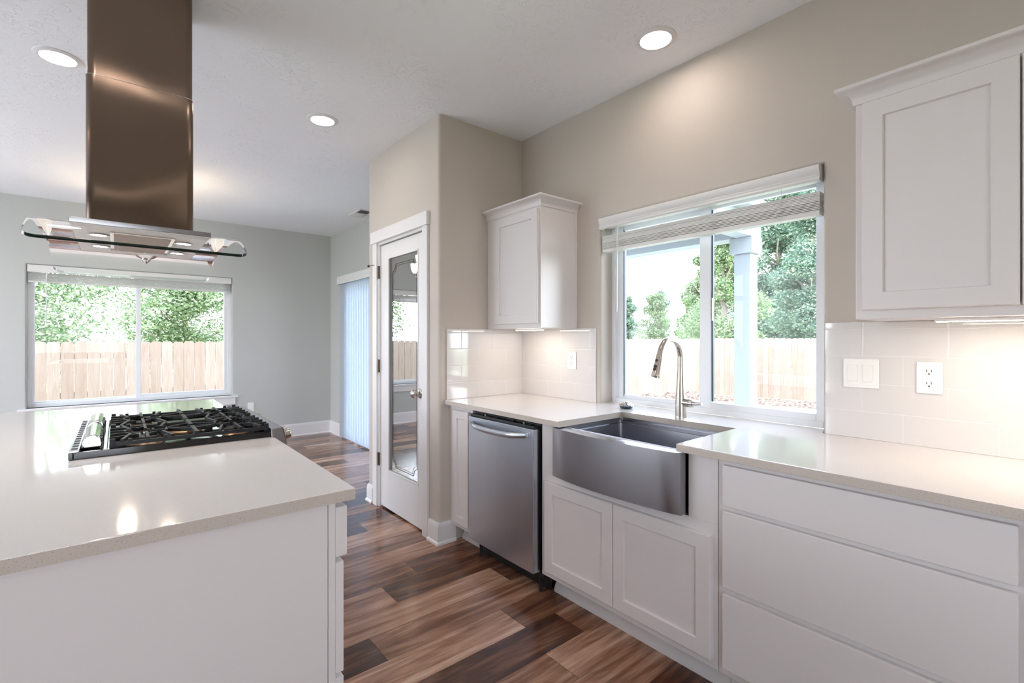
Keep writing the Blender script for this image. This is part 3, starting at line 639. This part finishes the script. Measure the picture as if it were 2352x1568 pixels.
def outlet(yc, zc, x, label, gfci, m_axis='y', t=None):
    t = thing('power_outlet', (x, yc, zc - .057), label, 'power outlet'); plate(t, yc - .0365, yc + .0365, zc - .057, zc + .057, x)
    bm = NB()
    if gfci: box(bm, x - .0085, yc - .0168, zc - .034, x - .005, yc + .0168, zc + .034, .0015)
    else:
        for s_ in (1, -1): lathe(bm, [(0, .0025), (.0155, .0022), (.017, .001), (.017, -.001), (0, -.001)], (x - .006, yc, zc + s_ * .0195), (-1, 0, 0), 24)
    fc = obj('receptacle', bm, M['white'], t)
    xf = x - .0088
    for s_ in (1, -1):
        bm = NB(); zz = zc + s_ * (.0195 if not gfci else .022)
        box(bm, xf - .0003, yc - .0075, zz - .001, xf + .0005, yc - .0055, zz + .008); box(bm, xf - .0003, yc + .0055, zz - .001, xf + .0005, yc + .0075, zz + .008)
        lathe(bm, [(0, .0004), (.0028, .0004), (.0028, -.0005), (0, -.0005)], (xf, yc, zz - .0075), (-1, 0, 0), 10)
        obj('socket_hole', bm, M['dark'], fc)
    if gfci: bm = NB(); box(bm, xf - .0012, yc - .008, zc - .005, xf, yc + .008, zc + .0045, .0005); obj('test_button', bm, M['white'], t)
    screws(t, (yc,), (zc - .047, zc + .047), x)
outlet(.384, 1.166, XT, 'white square-faced power outlet on the tiles under the large wall cabinet', True)
outlet(2.149, 1.166, XT, 'white duplex power outlet on the tiles under the small wall cabinet', False)
t = thing('power_outlet', (1.315, YF, .38), 'white power outlet low on the far wall beyond the cooktop', 'power outlet')
bm = NB(); box(bm, 1.279, YF - .006, .38, 1.351, YF, .494, .003); obj('cover_plate', bm, M['white'], t)
bm = NB()
for z in (.417, .457): lathe(bm, [(0, .002), (.016, .002), (.016, 0), (0, 0)], (1.315, YF - .006, z), (0, -1, 0), 20)
obj('receptacle', bm, M['white'], t)

# ------------------------------------------------------------------ sink window blind
t = thing('window_blind', (2.30, 1.325, 2.035), 'white horizontal blind drawn up in the kitchen sink window', 'window blind')
bm = NB(); a0, a1 = .732, 1.914
pr = [(2.268, 1.968), (2.256, 1.968), (2.252, 1.975), (2.257, 1.983), (2.254, 1.990), (2.258, 1.996), (2.250, 2.010), (2.247, 2.024), (2.250, 2.033), (2.268, 2.035)]
prism(bm, pr, 'y', a0, a1); box(bm, 2.266, a0, 1.968, 2.30, a0 + .006, 2.035); box(bm, 2.266, a1 - .006, 1.968, 2.30, a1, 2.035); obj('valance', bm, M['blind'], t)
bm = NB(); box(bm, 2.275, .74, 1.978, 2.335, 1.905, 2.036, .002); box(bm, 2.28, .74, 1.925, 2.33, 1.905, 1.928); obj('headrail', bm, M['blind'], t)
bm = NB(); z = 1.846
for k in range(12):
    jx = random.uniform(-.002, .002); tl = random.uniform(-.0012, .0012)
    prism(bm, [(2.277 + jx, z), (2.327 + jx, z + tl), (2.327 + jx, z + .0046 + tl), (2.302 + jx, z + .0056 + tl / 2), (2.277 + jx, z + (.0052 if k > 5 else .0040))], 'y', .738, 1.908); z += .0066
obj('slat_stack', bm, M['blind'], t)
bm = NB(); box(bm, 2.276, .738, 1.829, 2.328, 1.908, 1.846, .004); obj('bottom_rail', bm, M['blind'], t)
for yy in (.90, 1.20, 1.49, 1.81):
    bm = NB()
    for k in range(13):
        zz = 1.84 + k * .0068; tube(bm, [(2.2745, yy - .016 + random.uniform(-.003, .003), zz), (2.2725, yy + random.uniform(-.004, .004), zz + random.uniform(-.006, .006)), (2.2745, yy + .016 + random.uniform(-.003, .003), zz + random.uniform(-.004, .008))], .0011, 5)
    tube(bm, [(2.276, yy - .012, 1.925), (2.2745, yy - .012, 1.975)], .0012, 5)
    obj('ladder_cord', bm, M['blind'], t)
bm = NB(); tube(bm, [(2.262, 1.775, 1.965), (2.255, 1.778, 1.90), (2.255, 1.78, 1.465)], .004, 8); obj('wand', bm, M['blind'], t)
# far window blind
t = thing('window_blind', (.2, YF + .03, 2.06), 'white horizontal blind drawn up in the living room window', 'window blind')
bm = NB(); prism(bm, [(YF + .012, 1.985), (YF - .004, 1.985), (YF - .006, 2.0), (YF - .002, 2.03), (YF - .004, 2.058), (YF + .012, 2.06)], 'x', -.700, 1.098); obj('valance', bm, M['blind'], t)
bm = NB(); z = 1.895
for k in range(12):
    jx = random.uniform(-.002, .002); prism(bm, [(YF + .014 + jx, z), (YF + .064 + jx, z), (YF + .064 + jx, z + .0028), (YF + .039 + jx, z + .004), (YF + .014 + jx, z + .0028)], 'x', -.695, 1.093); z += .0076
obj('slat_stack', bm, M['blind'], t)
bm = NB(); box(bm, -.695, YF + .013, 1.882, 1.093, YF + .066, 1.895, .003); obj('bottom_rail', bm, M['blind'], t)
bm = NB(); box(bm, -.698, YF + .014, 1.99, 1.096, YF + .07, 2.055, .002); obj('headrail', bm, M['blind'], t)
for xx in (-.5, -.15, .2, .55, .9):
    bm = NB()
    for k in range(10): zz = 1.89 + k * .009; tube(bm, [(xx - .02, YF + .010, zz), (xx, YF + .008, zz + random.uniform(-.005, .005)), (xx + .02, YF + .010, zz + random.uniform(-.003, .005))], .0015, 5)
    obj('ladder_cord', bm, M['blind'], t)
bm = NB(); tube(bm, [(-.555, YF - .004, 1.985), (-.56, YF - .012, 1.93), (-.56, YF - .012, 1.47)], .005, 8); obj('wand', bm, M['blind'], t)
# vertical blind on the patio door
t = thing('vertical_blind', (2.27, 5.2, 2.11), 'white vertical blind hanging over the living room patio door', 'vertical blind')
bm = NB(); box(bm, 2.222, 4.12, 2.012, 2.230, 6.32, 2.112, .002); box(bm, 2.230, 6.312, 2.012, XS, 6.32, 2.112); box(bm, 2.230, 4.12, 2.104, XS, 6.312, 2.112); obj('valance', bm, M['blind'], t)
y = 6.27; k = 0
while y > 4.16:
    an = R(112 if y > 4.75 else 100); cx_, dy = 2.272, .0445; bm = NB(); L_ = []
    for q_ in (-1, -.5, 0, .5, 1):
        L_.append((cx_ + q_ * dy * math.cos(an) + .006 * (1 - q_ * q_), y + q_ * dy * math.sin(an)))
    F = [(a, b) for a, b in L_]; Bk = [(a + .0012, b) for a, b in L_[::-1]]
    prism(bm, F + Bk, 'z', .025, 2.02); obj('vane', bm, M['vane'], t); y -= .078; k += 1

# ------------------------------------------------------------------ island
t = thing('kitchen_island', (-.15, 2.45, 0), 'white kitchen island cabinet in the left foreground', 'island')
bm = NB()
for (y0_, y1_) in ((1.28, 2.095), (2.875, 3.62)):
    box(bm, -.52, y0_, .10, .438, y1_, .883, .001)
box(bm, -.52, 2.095, .10, -.14, 2.875, .883); box(bm, -.14, 2.095, .10, .438, 2.875, .60); box(bm, -.48, 1.33, 0, .375, 3.57, .10)
obj('body', bm, M['cab'], t)
bm = NB(); box(bm, -.545, 1.262, 0, .4205, 1.2798, .883, .001); obj('end_panel', bm, M['cab'], t)
bm = NB(); box(bm, .4220, 1.262, 0, .4405, 1.2798, .883, .0015); obj('corner_stile', bm, M['cab'], t)
bm = NB(); box(bm, .4410, 1.264, .735, .4725, 1.69, .866, .003); obj('drawer', bm, M['cab'], t)
for z0_, z1_ in ((.43, .722), (.118, .418)): bm = NB(); box(bm, .4410, 1.264, z0_, .4635, 1.69, z1_, .003); obj('drawer', bm, M['cab'], t)
for z0_, z1_ in ((.12, .42), (.43, .595)): bm = NB(); box(bm, .4385, 2.10, z0_, .456, 2.87, z1_, .003); obj('drawer', bm, M['cab'], t)
for y0_, y1_ in ((1.70, 2.085), (2.885, 3.24), (3.25, 3.61)): bm = NB(); box(bm, .4385, y0_, .118, .456, y1_, .866, .003); obj('door', bm, M['cab'], t)
pts = [(-.86, 1.243), (.487, 1.243), (.487, 2.108), (-.110, 2.108), (-.110, 2.862), (.487, 2.862), (.487, 3.66), (-.86, 3.66)]
bm = NB(); prism(bm, pts, 'z', .8845, CT)
es = [e for e in bm.edges if all(v_.co.z > CT - 1e-4 for v_ in e.verts) or (abs(e.verts[0].co.x - .487) < 1e-4 and abs(e.verts[1].co.x - .487) < 1e-4 and abs(e.verts[0].co.y - e.verts[1].co.y) < 1e-4)]
bmesh.ops.bevel(bm, geom=es, offset=.003, segments=2, profile=.5, affect='EDGES')
tag(obj('countertop', bm, M['quartz']), 'beige white quartz island worktop holding the gas cooktop', 'countertop')

# ------------------------------------------------------------------ gas cooktop with downdraft trim
Y0, Y1 = 2.110, 2.860
t = thing('gas_cooktop', (.2, 2.485, .72), 'black gas cooktop set in the island, steel control panel at its end', 'cooktop')
bm = NB(); box(bm, -.108, Y0 + .002, .72, .485, Y1 - .002, .915)      # sunk box
frame(bm, lambda a, d, z: (a, z, d), -.122, .487, Y0 - .006, Y1 + .008, .012, .9145, .937, .002); box(bm, -.105, Y0, .914, .478, Y1, .922)
obj('tray', bm, M['black'], t)
bm = NB()
box(bm, -.122, Y0 - .006, .937, -.096, Y1 + .008, .943, .002); gv = obj('vent_trim', bm, M['steel'], t)
bm = NB()
for k in range(14): box(bm, -.117, Y0 + .02 + k * .053, .9425, -.101, Y0 + .054 + k * .053, .9435)
obj('vent_slot', bm, M['dark'], gv)
for (a, b) in ((2.150, 2.440), (2.520, 2.790)):
    bm = NB(); pr = [(-.092, .925), (-.092, .955), (-.086, .972), (-.074, .982), (-.058, .984), (-.046, .976), (-.042, .955), (-.040, .925)]
    prism(bm, pr, 'y', a, b); es = [e for e in bm.edges if abs(e.verts[0].co.y - e.verts[1].co.y) < 1e-5]; bmesh.ops.bevel(bm, geom=es, offset=.006, segments=2, profile=.5, affect='EDGES'); vc = obj('vent_cover', bm, M['chrome'], t)
    bm = NB(); 
    for q_ in range(4): yy = a + .03 + q_ * (b - a - .06) / 4; box(bm, -.045, yy, .940, -.0395, yy + .045, .966)
    obj('vent_opening', bm, M['dark'], vc)
bm = NB(); box(bm, -.050, 2.42, .925, -.095, 2.54, .952, .004); box(bm, -.038, Y0 + .006, .922, -.026, Y1 - .004, .938, .002); obj('chrome_strip', bm, M['chrome'], t)
# burners
bc = [(.085, 2.275, .045), (.375, 2.275, .038), (.085, 2.68, .038), (.375, 2.68, .045), (.23, 2.478, .055)]
for (x, y, r_) in bc:
    bm = NB(); lathe(bm, [(0, .922), (r_ + .022, .922), (r_ + .018, .926), (r_, .927), (r_, .936), (0, .936)], (x, y, 0), (0, 0, 1), 30); bu = obj('burner', bm, M['brass'], t)
    bm = NB(); lathe(bm, [(0, .9362), (r_ * .92, .9362), (r_ * .95, .940), (r_ * .85, .944), (0, .945)], (x, y, 0), (0, 0, 1), 30); obj('burner_cap', bm, M['iron'], bu)
# grates
GT = .962
def grate(y0_, y1_, flip):
    bm = NB(); xa, xb = -.020, .474; w = .009; h = .013; yc = (y0_ + y1_) / 2
    for yy in (y0_ + .006, y1_ - .006):
        bar(bm, (xa, yy, GT - .008), (xb, yy, GT - .008), w, h)
        for xx in (xa + .008, xb - .008): box(bm, xx - .008, yy - .006, .922, xx + .008, yy + .006, GT + .004, .002)
        for xx in (.035, .135, .325, .425): box(bm, xx - .006, yy - .005, GT - .012, xx + .006, yy + .005, GT + .001, .001)
    for kx in (xa + .004, xb - .004): 
        bar(bm, (kx, y0_ + .006, GT - .016), (kx, y1_ - .006, GT - .016), w, h * .8)
    # comb bars running in from both ends
    n = 5
    for k in range(1, n):
        yy = y0_ + (y1_ - y0_) * k / n
        off = .075 if k in (2, 3) else .045
        bar(bm, (xb, yy, GT), (.375 + off * .55, yy + (yc - yy) * .25, GT), w * .8, h); bar(bm, (xa, yy, GT), (.085 - off * .55, yy + (yc - yy) * .25, GT), w * .8, h)
        box(bm, xb - .010, yy - .004, GT - .020, xb + .006, yy + .004, GT + .001, .001)
    # hexagon rings around the burners and fingers to the sides
    for cx_ in (.085, .375):
        pts = [(cx_ + .062 * math.cos(R(a)) * 1.15, yc + .085 * math.sin(R(a))) for a in (30, 90, 150, 210, 270, 330)]
        for i in range(6):
            if i in (1, 4) or True:
                p, q = pts[i], pts[(i + 1) % 6]; bar(bm, (*p, GT), ((p[0] * .55 + q[0] * .45), (p[1] * .55 + q[1] * .45), GT), w * .8, h)
        for sgn in (1, -1):
            bar(bm, (cx_, yc + sgn * .035, GT), (cx_, (y1_ if sgn > 0 else y0_) - sgn * .006, GT), w, h)
            bar(bm, (cx_ + .048, yc + sgn * .06, GT), (cx_ + .072, (y1_ if sgn > 0 else y0_) - sgn * .006, GT), w, h)
            bar(bm, (cx_ - .048, yc + sgn * .06, GT), (cx_ - .072, (y1_ if sgn > 0 else y0_) - sgn * .006, GT), w, h)
    # centre oval bars
    for sgn in (1, -1):
        L = [(.155, yc + sgn * .02), (.19, yc + sgn * .050), (.23, yc + sgn * .060), (.27, yc + sgn * .050), (.305, yc + sgn * .02)]
        for p, q in zip(L, L[1:]): bar(bm, (*p, GT), (*q, GT), w * .8, h)
    bar(bm, (.23, y0_ + .006, GT + .002), (.23, yc - .02, GT + .002), .013, h); bar(bm, (.23, yc + .02, GT + .002), (.23, y1_ - .006, GT + .002), .013, h)
    bar(bm, (.10, yc, GT - .003), (.36, yc, GT - .003), w * .8, h)
    obj('grate', bm, M['iron'], t)
grate(2.125, 2.482, 0); grate(2.488, 2.845, 1)
# steel control end
bm = NB(); prism(bm, [(.4875, .866), (.4875, .948), (.515, .950), (.520, .948), (.536, .872), (.530, .866)], 'y', Y0 - .02, Y1 + .02)
es = [e for e in bm.edges if abs(e.verts[0].co.y - e.verts[1].co.y) > .1 and min(v_.co.x for v_ in e.verts) > .51]; bmesh.ops.bevel(bm, geom=es, offset=.004, segments=3, profile=.5, affect='EDGES')
box(bm, .4755, Y0 - .02, .9155, .4878, Y1 + .02, .948, .001); cp = obj('control_panel', bm, M['steel'], t)
nd = Vector((.076, 0, .016)).normalized()
for y in (2.125, 2.205, 2.485, 2.565, 2.645):
    bm = NB(); c = Vector((.5285, y, .914)); lathe(bm, [(.026, 0), (.026, .004), (.021, .005), (.020, .022), (.018, .026), (0, .027)], c, nd, 28); lathe(bm, [(0, 0), (.026, 0)], c, nd, 28); obj('knob', bm, M['nickel'], cp)

# ------------------------------------------------------------------ island hood
HX, HY = .077, 2.49
t = thing('range_hood', (HX, HY, 1.62), 'island range hood with tall steel chimney and curved glass canopy', 'range hood')
def rrect(x0_, x1_, y0_, y1_, r_, n=6):
    L = []
    for cx_, cy_, a0_ in ((x1_ - r_, y1_ - r_, 0), (x0_ + r_, y1_ - r_, 90), (x0_ + r_, y0_ + r_, 180), (x1_ - r_, y0_ + r_, 270)):
        for k in range(n + 1): a_ = R(a0_ + 90 * k / n); L.append((cx_ + r_ * math.cos(a_), cy_ + r_ * math.sin(a_)))
    return L
bm = NB(); prism(bm, rrect(HX - .167, HX + .167, HY - .140, HY + .140, .028), 'z', 1.716, 2.286); ch = obj('lower_chimney', bm, M['hoodsteel'], t, angle=50)
bm = NB(); prism(bm, rrect(HX - .1676, HX + .1676, HY - .1406, HY + .1406, .0285), 'z', 2.2845, 2.2866); obj('seam_line', bm, M['nickel'], ch, angle=50)  # thin brighter ring added to draw the pale line at the seam
bm = NB(); prism(bm, rrect(HX - .1635, HX + .1635, HY - .1365, HY + .1365, .026), 'z', 2.286, CZ - .001); obj('upper_chimney', bm, M['hoodsteel'], t, angle=50)
for sx_ in (-.11, .125): bm = NB(); lathe(bm, [(0, .003), (.005, .003), (.007, 0)], (HX + sx_, HY - .140, 1.735), (0, -1, 0), 12); obj('screw', bm, M['chrome'], ch)
bm = NB(); box(bm, HX - .201, HY - .335, 1.6955, HX + .201, HY + .335, 1.7135, .002); obj('body', bm, M['sinksteel'], t)
bm = NB(); box(bm, HX - .199, HY - .333, 1.6945, HX + .199, HY + .333, 1.6957, .0004); obj('underside_panel', bm, M['panel'], t)
gx0, gx1, gy0, gy1 = HX - .298, HX + .298, HY - .498, HY + .498
bm = NB(); nx, ny = 24, 40; th = .010; rc = .034
def gz(y): q_ = abs(y - HY) / .498; return 1.7215 - .012 * q_ ** 2 - .093 * max(0, q_ - .35) ** 2 / .4225
def gpt(u, v_, ztop):
    y = gy0 + v_ * (gy1 - gy0); dy = min(y - gy0, gy1 - y); inset = 0
    if dy < rc: inset = rc - math.sqrt(max(0, rc * rc - (rc - dy) ** 2))
    return (gx0 + inset + u * (gx1 - gx0 - 2 * inset), y, gz(y) - (0 if ztop else th))
vv = [0, .001, .003, .007, .012, .019, .027, .035]; vv = vv + [.035 + (1 - .07) * k / 30 for k in range(1, 30)] + [1 - q_ for q_ in vv[::-1]]
T_ = [[bm.verts.new(gpt(k / nx, q_, True)) for k in range(nx + 1)] for q_ in vv]; B_ = [[bm.verts.new(gpt(k / nx, q_, False)) for k in range(nx + 1)] for q_ in vv]
for j in range(len(vv) - 1):
    for k in range(nx):
        f = bm.faces.new((T_[j][k], T_[j][k + 1], T_[j + 1][k + 1], T_[j + 1][k]))
# the sheet is a thin pane of glass: one refracting skin plus its polished dark-green rim
for v_ in [x for row in B_[1:-1] for x in row[1:-1]]: bm.verts.remove(v_)
for j in range(len(vv) - 1):
    for k in (0, nx): f = bm.faces.new((T_[j][k], T_[j + 1][k], B_[j + 1][k], B_[j][k])); f.material_index = 1 if vv[j] < .02 else 2
for j in (0, len(vv) - 1):
    for k in range(nx): f = bm.faces.new((T_[j][k], T_[j][k + 1], B_[j][k + 1], B_[j][k])); f.material_index = 1 if j == 0 else 2
obj('glass_canopy', bm, [M['hoodglass'], M['glassedge'], M['glassrim']], t, angle=60)
zb = 1.6945
bm = NB(); frame(bm, lambda a, d, z: (a, z, d), HX - .098, HX + .098, HY - .23, HY + .23, .012, zb - .004, zb, .001); fl_ = obj('filter_frame', bm, M['chrome'], t)
bm = NB(); box(bm, HX - .087, HY - .219, zb - .0025, HX + .087, HY + .219, zb - .0005); obj('filter_mesh', bm, M['mesh'], t)
bm = NB(); box(bm, HX - .022, HY + .185, zb - .006, HX + .022, HY + .215, zb - .002, .001); obj('filter_latch', bm, M['chrome'], fl_)
for sx_ in (-.131, .131):
    for sy_ in (-.14, .14):
        bm = NB(); lathe(bm, [(.023, 0), (.030, -.001), (.031, -.004), (.024, -.005), (.023, -.002)], (HX + sx_, HY + sy_, zb), (0, 0, 1), 24); lr = obj('lamp_ring', bm, M['chrome'], t)
        bm = NB(); lathe(bm, [(0, -.003), (.0235, -.003), (.0235, -.001), (0, -.001)], (HX + sx_, HY + sy_, zb), (0, 0, 1), 24); obj('hood_lamp', bm, M['hoodlamp'], lr)
bm = NB(); c = (HX + .028, HY + .345, 1.690); lathe(bm, [(0, .010), (.050, .008), (.030, -.004), (.016, -.010), (.018, -.016), (.008, -.024), (.002, -.032), (0, -.032)], c, (0, 0, 1), 28); obj('conical_dish', bm, M['chrome'], t)  # silver dish with a cone, below the rear of the body

# ------------------------------------------------------------------ outside
GZ = -.35
bm = NB(); box(bm, -90, -60, GZ - .5, 160, 160, GZ); struct('lawn', bm, M['grass'])
bm = NB(); box(bm, 2.45, 2.4, GZ, 6.4, 7.3, -.08, .01); struct('patio_slab', bm, M['concrete'])
bm = NB(); box(bm, -9.5, -3.5, GZ, XL - .2, 8.2, -.10, .01); struct('bounce_slab', bm, M['concrete'])  # slab added out of view to bounce sunlight up onto the ceiling
t = thing('porch_post', (6.1, 2.80, -.08), 'square white porch post outside the sink window', 'porch post')
bm = NB(); box(bm, 6.0, 2.70, -.08, 6.20, 2.90, 2.36, .006); obj('shaft', bm, M['siding'], t)
bm = NB(); box(bm, 5.96, 2.66, 2.36, 6.24, 2.94, 2.56, .006); obj('capital', bm, M['siding'], t)
t = thing('porch_roof', (4.3, 5, 2.56), 'white porch roof over the patio outside the sink window', 'porch roof')
bm = NB(); box(bm, 5.97, 2.67, 2.56, 6.23, 4.98, 2.84, .006); box(bm, 2.46, 2.67, 2.56, 5.97, 2.86, 2.84, .006); obj('beam', bm, M['siding'], t)
bm = NB(); box(bm, 2.46, 2.5, 2.84, 6.6, 5.2, 2.94); obj('soffit', bm, M['siding'], t)
bm = NB(); box(bm, 2.455, -3.0, 2.78, 2.95, 2.49, 2.94); tag(obj('eave', bm, M['siding'], loc=None), 'unseen white eave added above the sink window against the sun', 'eave')  # added out of view to keep direct sun off the sink counter
# fences
def fence(P0, P1, label, ztop, gz_, bw=.141):
    P0 = Vector(P0); P1 = Vector(P1); L = (P1 - P0).length; d = (P1 - P0).normalized(); n = Vector((-d.y, d.x)); pitch = bw + .004
    t = thing('wood_fence', (P0.x, P0.y, gz_), label, 'fence', 'cedar board fences around the yard')
    bm = NB(); k = 0
    while (k + 1) * pitch < L:
        a = k * pitch + random.uniform(-.001, .001); zt = ztop + random.uniform(-.006, .006); c = .022; o_ = n * random.uniform(-.003, .003)
        pr = [(a, gz_), (a + bw, gz_), (a + bw, zt - .03), (a + bw - c, zt), (a + c, zt), (a, zt - .03)]
        A = [bm.verts.new((P0.x + d.x * s_ + o_.x, P0.y + d.y * s_ + o_.y, z_)) for s_, z_ in pr]; B = [bm.verts.new((P0.x + d.x * s_ + o_.x + n.x * .018, P0.y + d.y * s_ + o_.y + n.y * .018, z_)) for s_, z_ in pr]
        bm.faces.new(A); bm.faces.new(B[::-1])
        for i in range(6): bm.faces.new((A[i], B[i], B[(i + 1) % 6], A[(i + 1) % 6]))
        k += 1
    obj('board_panel', bm, M['cedar'], t, smooth=False)
    bm = NB()
    for z_ in (gz_ + .25, (gz_ + ztop) / 2, ztop - .25):
        q = [P0 + n * .019, P1 + n * .019, P1 + n * .055, P0 + n * .055]; A = [bm.verts.new((v_.x, v_.y, z_)) for v_ in q]; B = [bm.verts.new((v_.x, v_.y, z_ + .085)) for v_ in q]
        bm.faces.new(A); bm.faces.new(B)
        for i in range(4): bm.faces.new((A[i], B[i], B[(i + 1) % 4], A[(i + 1) % 4]))
    obj('rail', bm, M['cedar'], t, smooth=False)
fence((-7, 9.3), (7.6, 9.3), 'cedar dog-ear fence outside the living room window', 1.26, GZ)
fence((7.6, 9.3), (13.76, 7.25), 'cedar fence running back from the left pane of the sink window', 1.30, GZ)
fence((13.76, 7.25), (15.6, -1.5), 'cedar fence behind the porch post in the right pane of the sink window', 1.32, GZ)
bm = NB(); random.seed(3)
def mound(cx_, cy_, rx, ry, h, n=14):
    q = [[None] * (n + 1) for _ in range(n + 1)]
    for i in range(n + 1):
        for j in range(n + 1):
            u_, w_ = i / n * 2 - 1, j / n * 2 - 1; hh = h * max(0, (1 - u_ * u_) * (1 - w_ * w_)) * random.uniform(.6, 1.2) + .005; q[i][j] = bm.verts.new((cx_ + u_ * rx, cy_ + w_ * ry, GZ + hh))
    for i in range(n):
        for j in range(n): bm.faces.new((q[i][j], q[i + 1][j], q[i + 1][j + 1], q[i][j + 1]))
def strip(P0_, P1_, o0, o1, h, n=60, m=8):
    P0_ = Vector(P0_); P1_ = Vector(P1_); d_ = (P1_ - P0_).normalized(); n_ = Vector((d_.y, -d_.x)); q = []
    for i in range(n + 1):
        c_ = P0_ + (P1_ - P0_) * i / n; row = []
        for j_ in range(m + 1):
            o_ = o0 + (o1 - o0) * j_ / m + random.uniform(-.04, .04); p_ = c_ + n_ * o_; w_ = math.sin(math.pi * j_ / m); row.append(bm.verts.new((p_.x, p_.y, GZ + .006 + h * w_ * random.uniform(.5, 1.3))))
        q.append(row)
    for i in range(n):
        for j_ in range(m): bm.faces.new((q[i][j_], q[i + 1][j_], q[i + 1][j_ + 1], q[i][j_ + 1]))
strip((13.60, 6.9), (15.3, -1.0), .12, 1.4, .07); strip((10.2, 8.45), (12.6, 7.5), .15, .8, .16, 24)
tag(obj('bark_mulch', bm, M['mulch']), 'reddish bark mulch bed at the foot of the cedar fence', 'mulch', kind='stuff')

# trees
def tree(x, y, base, h, rx, label, n, ls, m, trunk=True, cz=None, seed=0, blobs=9, lo=.25, grp='trees beyond the fence'):
    rnd = random.Random(seed); t = thing('leafy_tree', (x, y, base), label, 'tree', grp); bm = NB()
    if trunk:
        tube(bm, [(x, y, base), (x + .1, y, base + h * .3), (x - .05, y + .05, base + h * .7)], [h * .022, h * .017, h * .006], 8)
        for k in range(9):
            a = rnd.uniform(0, 6.28); z0_ = base + h * rnd.uniform(.2, .6); tube(bm, [(x, y, z0_), (x + math.cos(a) * rx * .45, y + math.sin(a) * rx * .35, z0_ + h * .10), (x + math.cos(a) * rx * .6, y + math.sin(a) * rx * .6, z0_ + h * .17)], [h * .009, h * .005, h * .002], 5)
        obj('trunk', bm, M['bark'], t)
    bm = NB(); bl = []
    for k in range(blobs):
        a = rnd.uniform(0, 6.28); q_ = rnd.uniform(0, .75); zz = base + h * rnd.uniform(lo, .92); hh = (zz - base) / h; w = (1 - .75 * max(0, hh - .45) / .5)
        bl.append((x + math.cos(a) * rx * q_ * w, y + math.sin(a) * rx * q_ * w, zz, rx * rnd.uniform(.24, .46) * (.6 + .4 * w)))
    for i in range(n):
        bx_, by_, bz_, br = bl[i % len(bl)]; d_ = Vector((rnd.gauss(0, 1), rnd.gauss(0, 1), rnd.gauss(0, 1))).normalized(); r_ = br * (rnd.uniform(.45, 1.0) ** .5) * rnd.uniform(.85, 1.12)
        c = Vector((bx_, by_, bz_)) + Vector((d_.x * r_, d_.y * r_, d_.z * r_ * .75)); s_ = ls * rnd.uniform(.6, 1.3)
        u_ = Vector((rnd.gauss(0, 1), rnd.gauss(0, 1), rnd.gauss(0, .5))).normalized(); w_ = u_.cross(Vector((rnd.gauss(0, 1), rnd.gauss(0, 1), rnd.gauss(0, 1)))).normalized()
        A = [c - u_ * s_, c + w_ * s_ * .45, c + u_ * s_, c - w_ * s_ * .45]; bm.faces.new([bm.verts.new(p) for p in A])
    me = obj('foliage', bm, m, t, smooth=False)
L1, L2 = M['leaf'], M['leafd']
tree(-1.5, 12.5, GZ, 6.2, 2.2, 'leafy tree behind the fence at the left of the living room window', 46000, .042, L1, seed=1, blobs=46, lo=.14)
tree(1.6, 18.5, GZ, 5.6, 2.5, 'low distant tree behind the fence in the middle of the living room window', 40000, .055, L1, seed=2, blobs=40, lo=.2)
tree(4.1, 12.9, GZ, 6.6, 2.3, 'pale leafy tree behind the fence at the right of the living room window', 46000, .042, L1, seed=5, blobs=46, lo=.14)
tree(-7.6, 13.5, GZ, 6.0, 2.2, 'leafy tree beyond the fence, outside the living room window view', 6000, .09, L1, seed=6, blobs=14, lo=.2)
tree(23.4, 11.8, GZ, 7.8, 2.1, 'leafy tree between the porch post and the sink window mullion', 34000, .075, L1, seed=11, blobs=44, lo=.12)
tree(42.6, 16.8, GZ, 15.0, 4.8, 'tallest dark green tree, far behind the porch post', 56000, .14, L2, seed=12, blobs=60, lo=.08)
tree(30.2, 10.0, GZ, 10.6, 2.5, 'big dark leafy tree at the right edge of the sink window', 52000, .085, L2, seed=13, blobs=60, lo=.08)
k = 0
for (x, y, h, rx, m, w_) in ((44, 40, 6.2, 2.15, L2, 'leftmost tree on the skyline of the sink window'), (45.5, 34.8, 7.4, 2.15, L2, 'second skyline tree from the left in the sink window'), (44, 29.6, 6.8, 2.15, L1, 'skyline tree above the faucet in the sink window'), (42, 24.4, 7.4, 2.15, L1, 'skyline tree just right of the faucet'), (31, 17.0, 8.0, 1.9, L1, 'skyline tree touching the sink window mullion'), (60, 47, 8.6, 2.7, L2, 'hazy far tree behind the leftmost skyline trees'), (61, 40.3, 9.2, 2.7, L2, 'hazy far tree filling the gap above the faucet'), (60, 33.6, 8.4, 2.7, L2, 'hazy far tree filling the gap right of the faucet')):
    tree(x, y, GZ, h, rx, w_, 22000, .10, m, seed=20 + k, blobs=46, lo=.04, grp='distant trees on the skyline'); k += 1
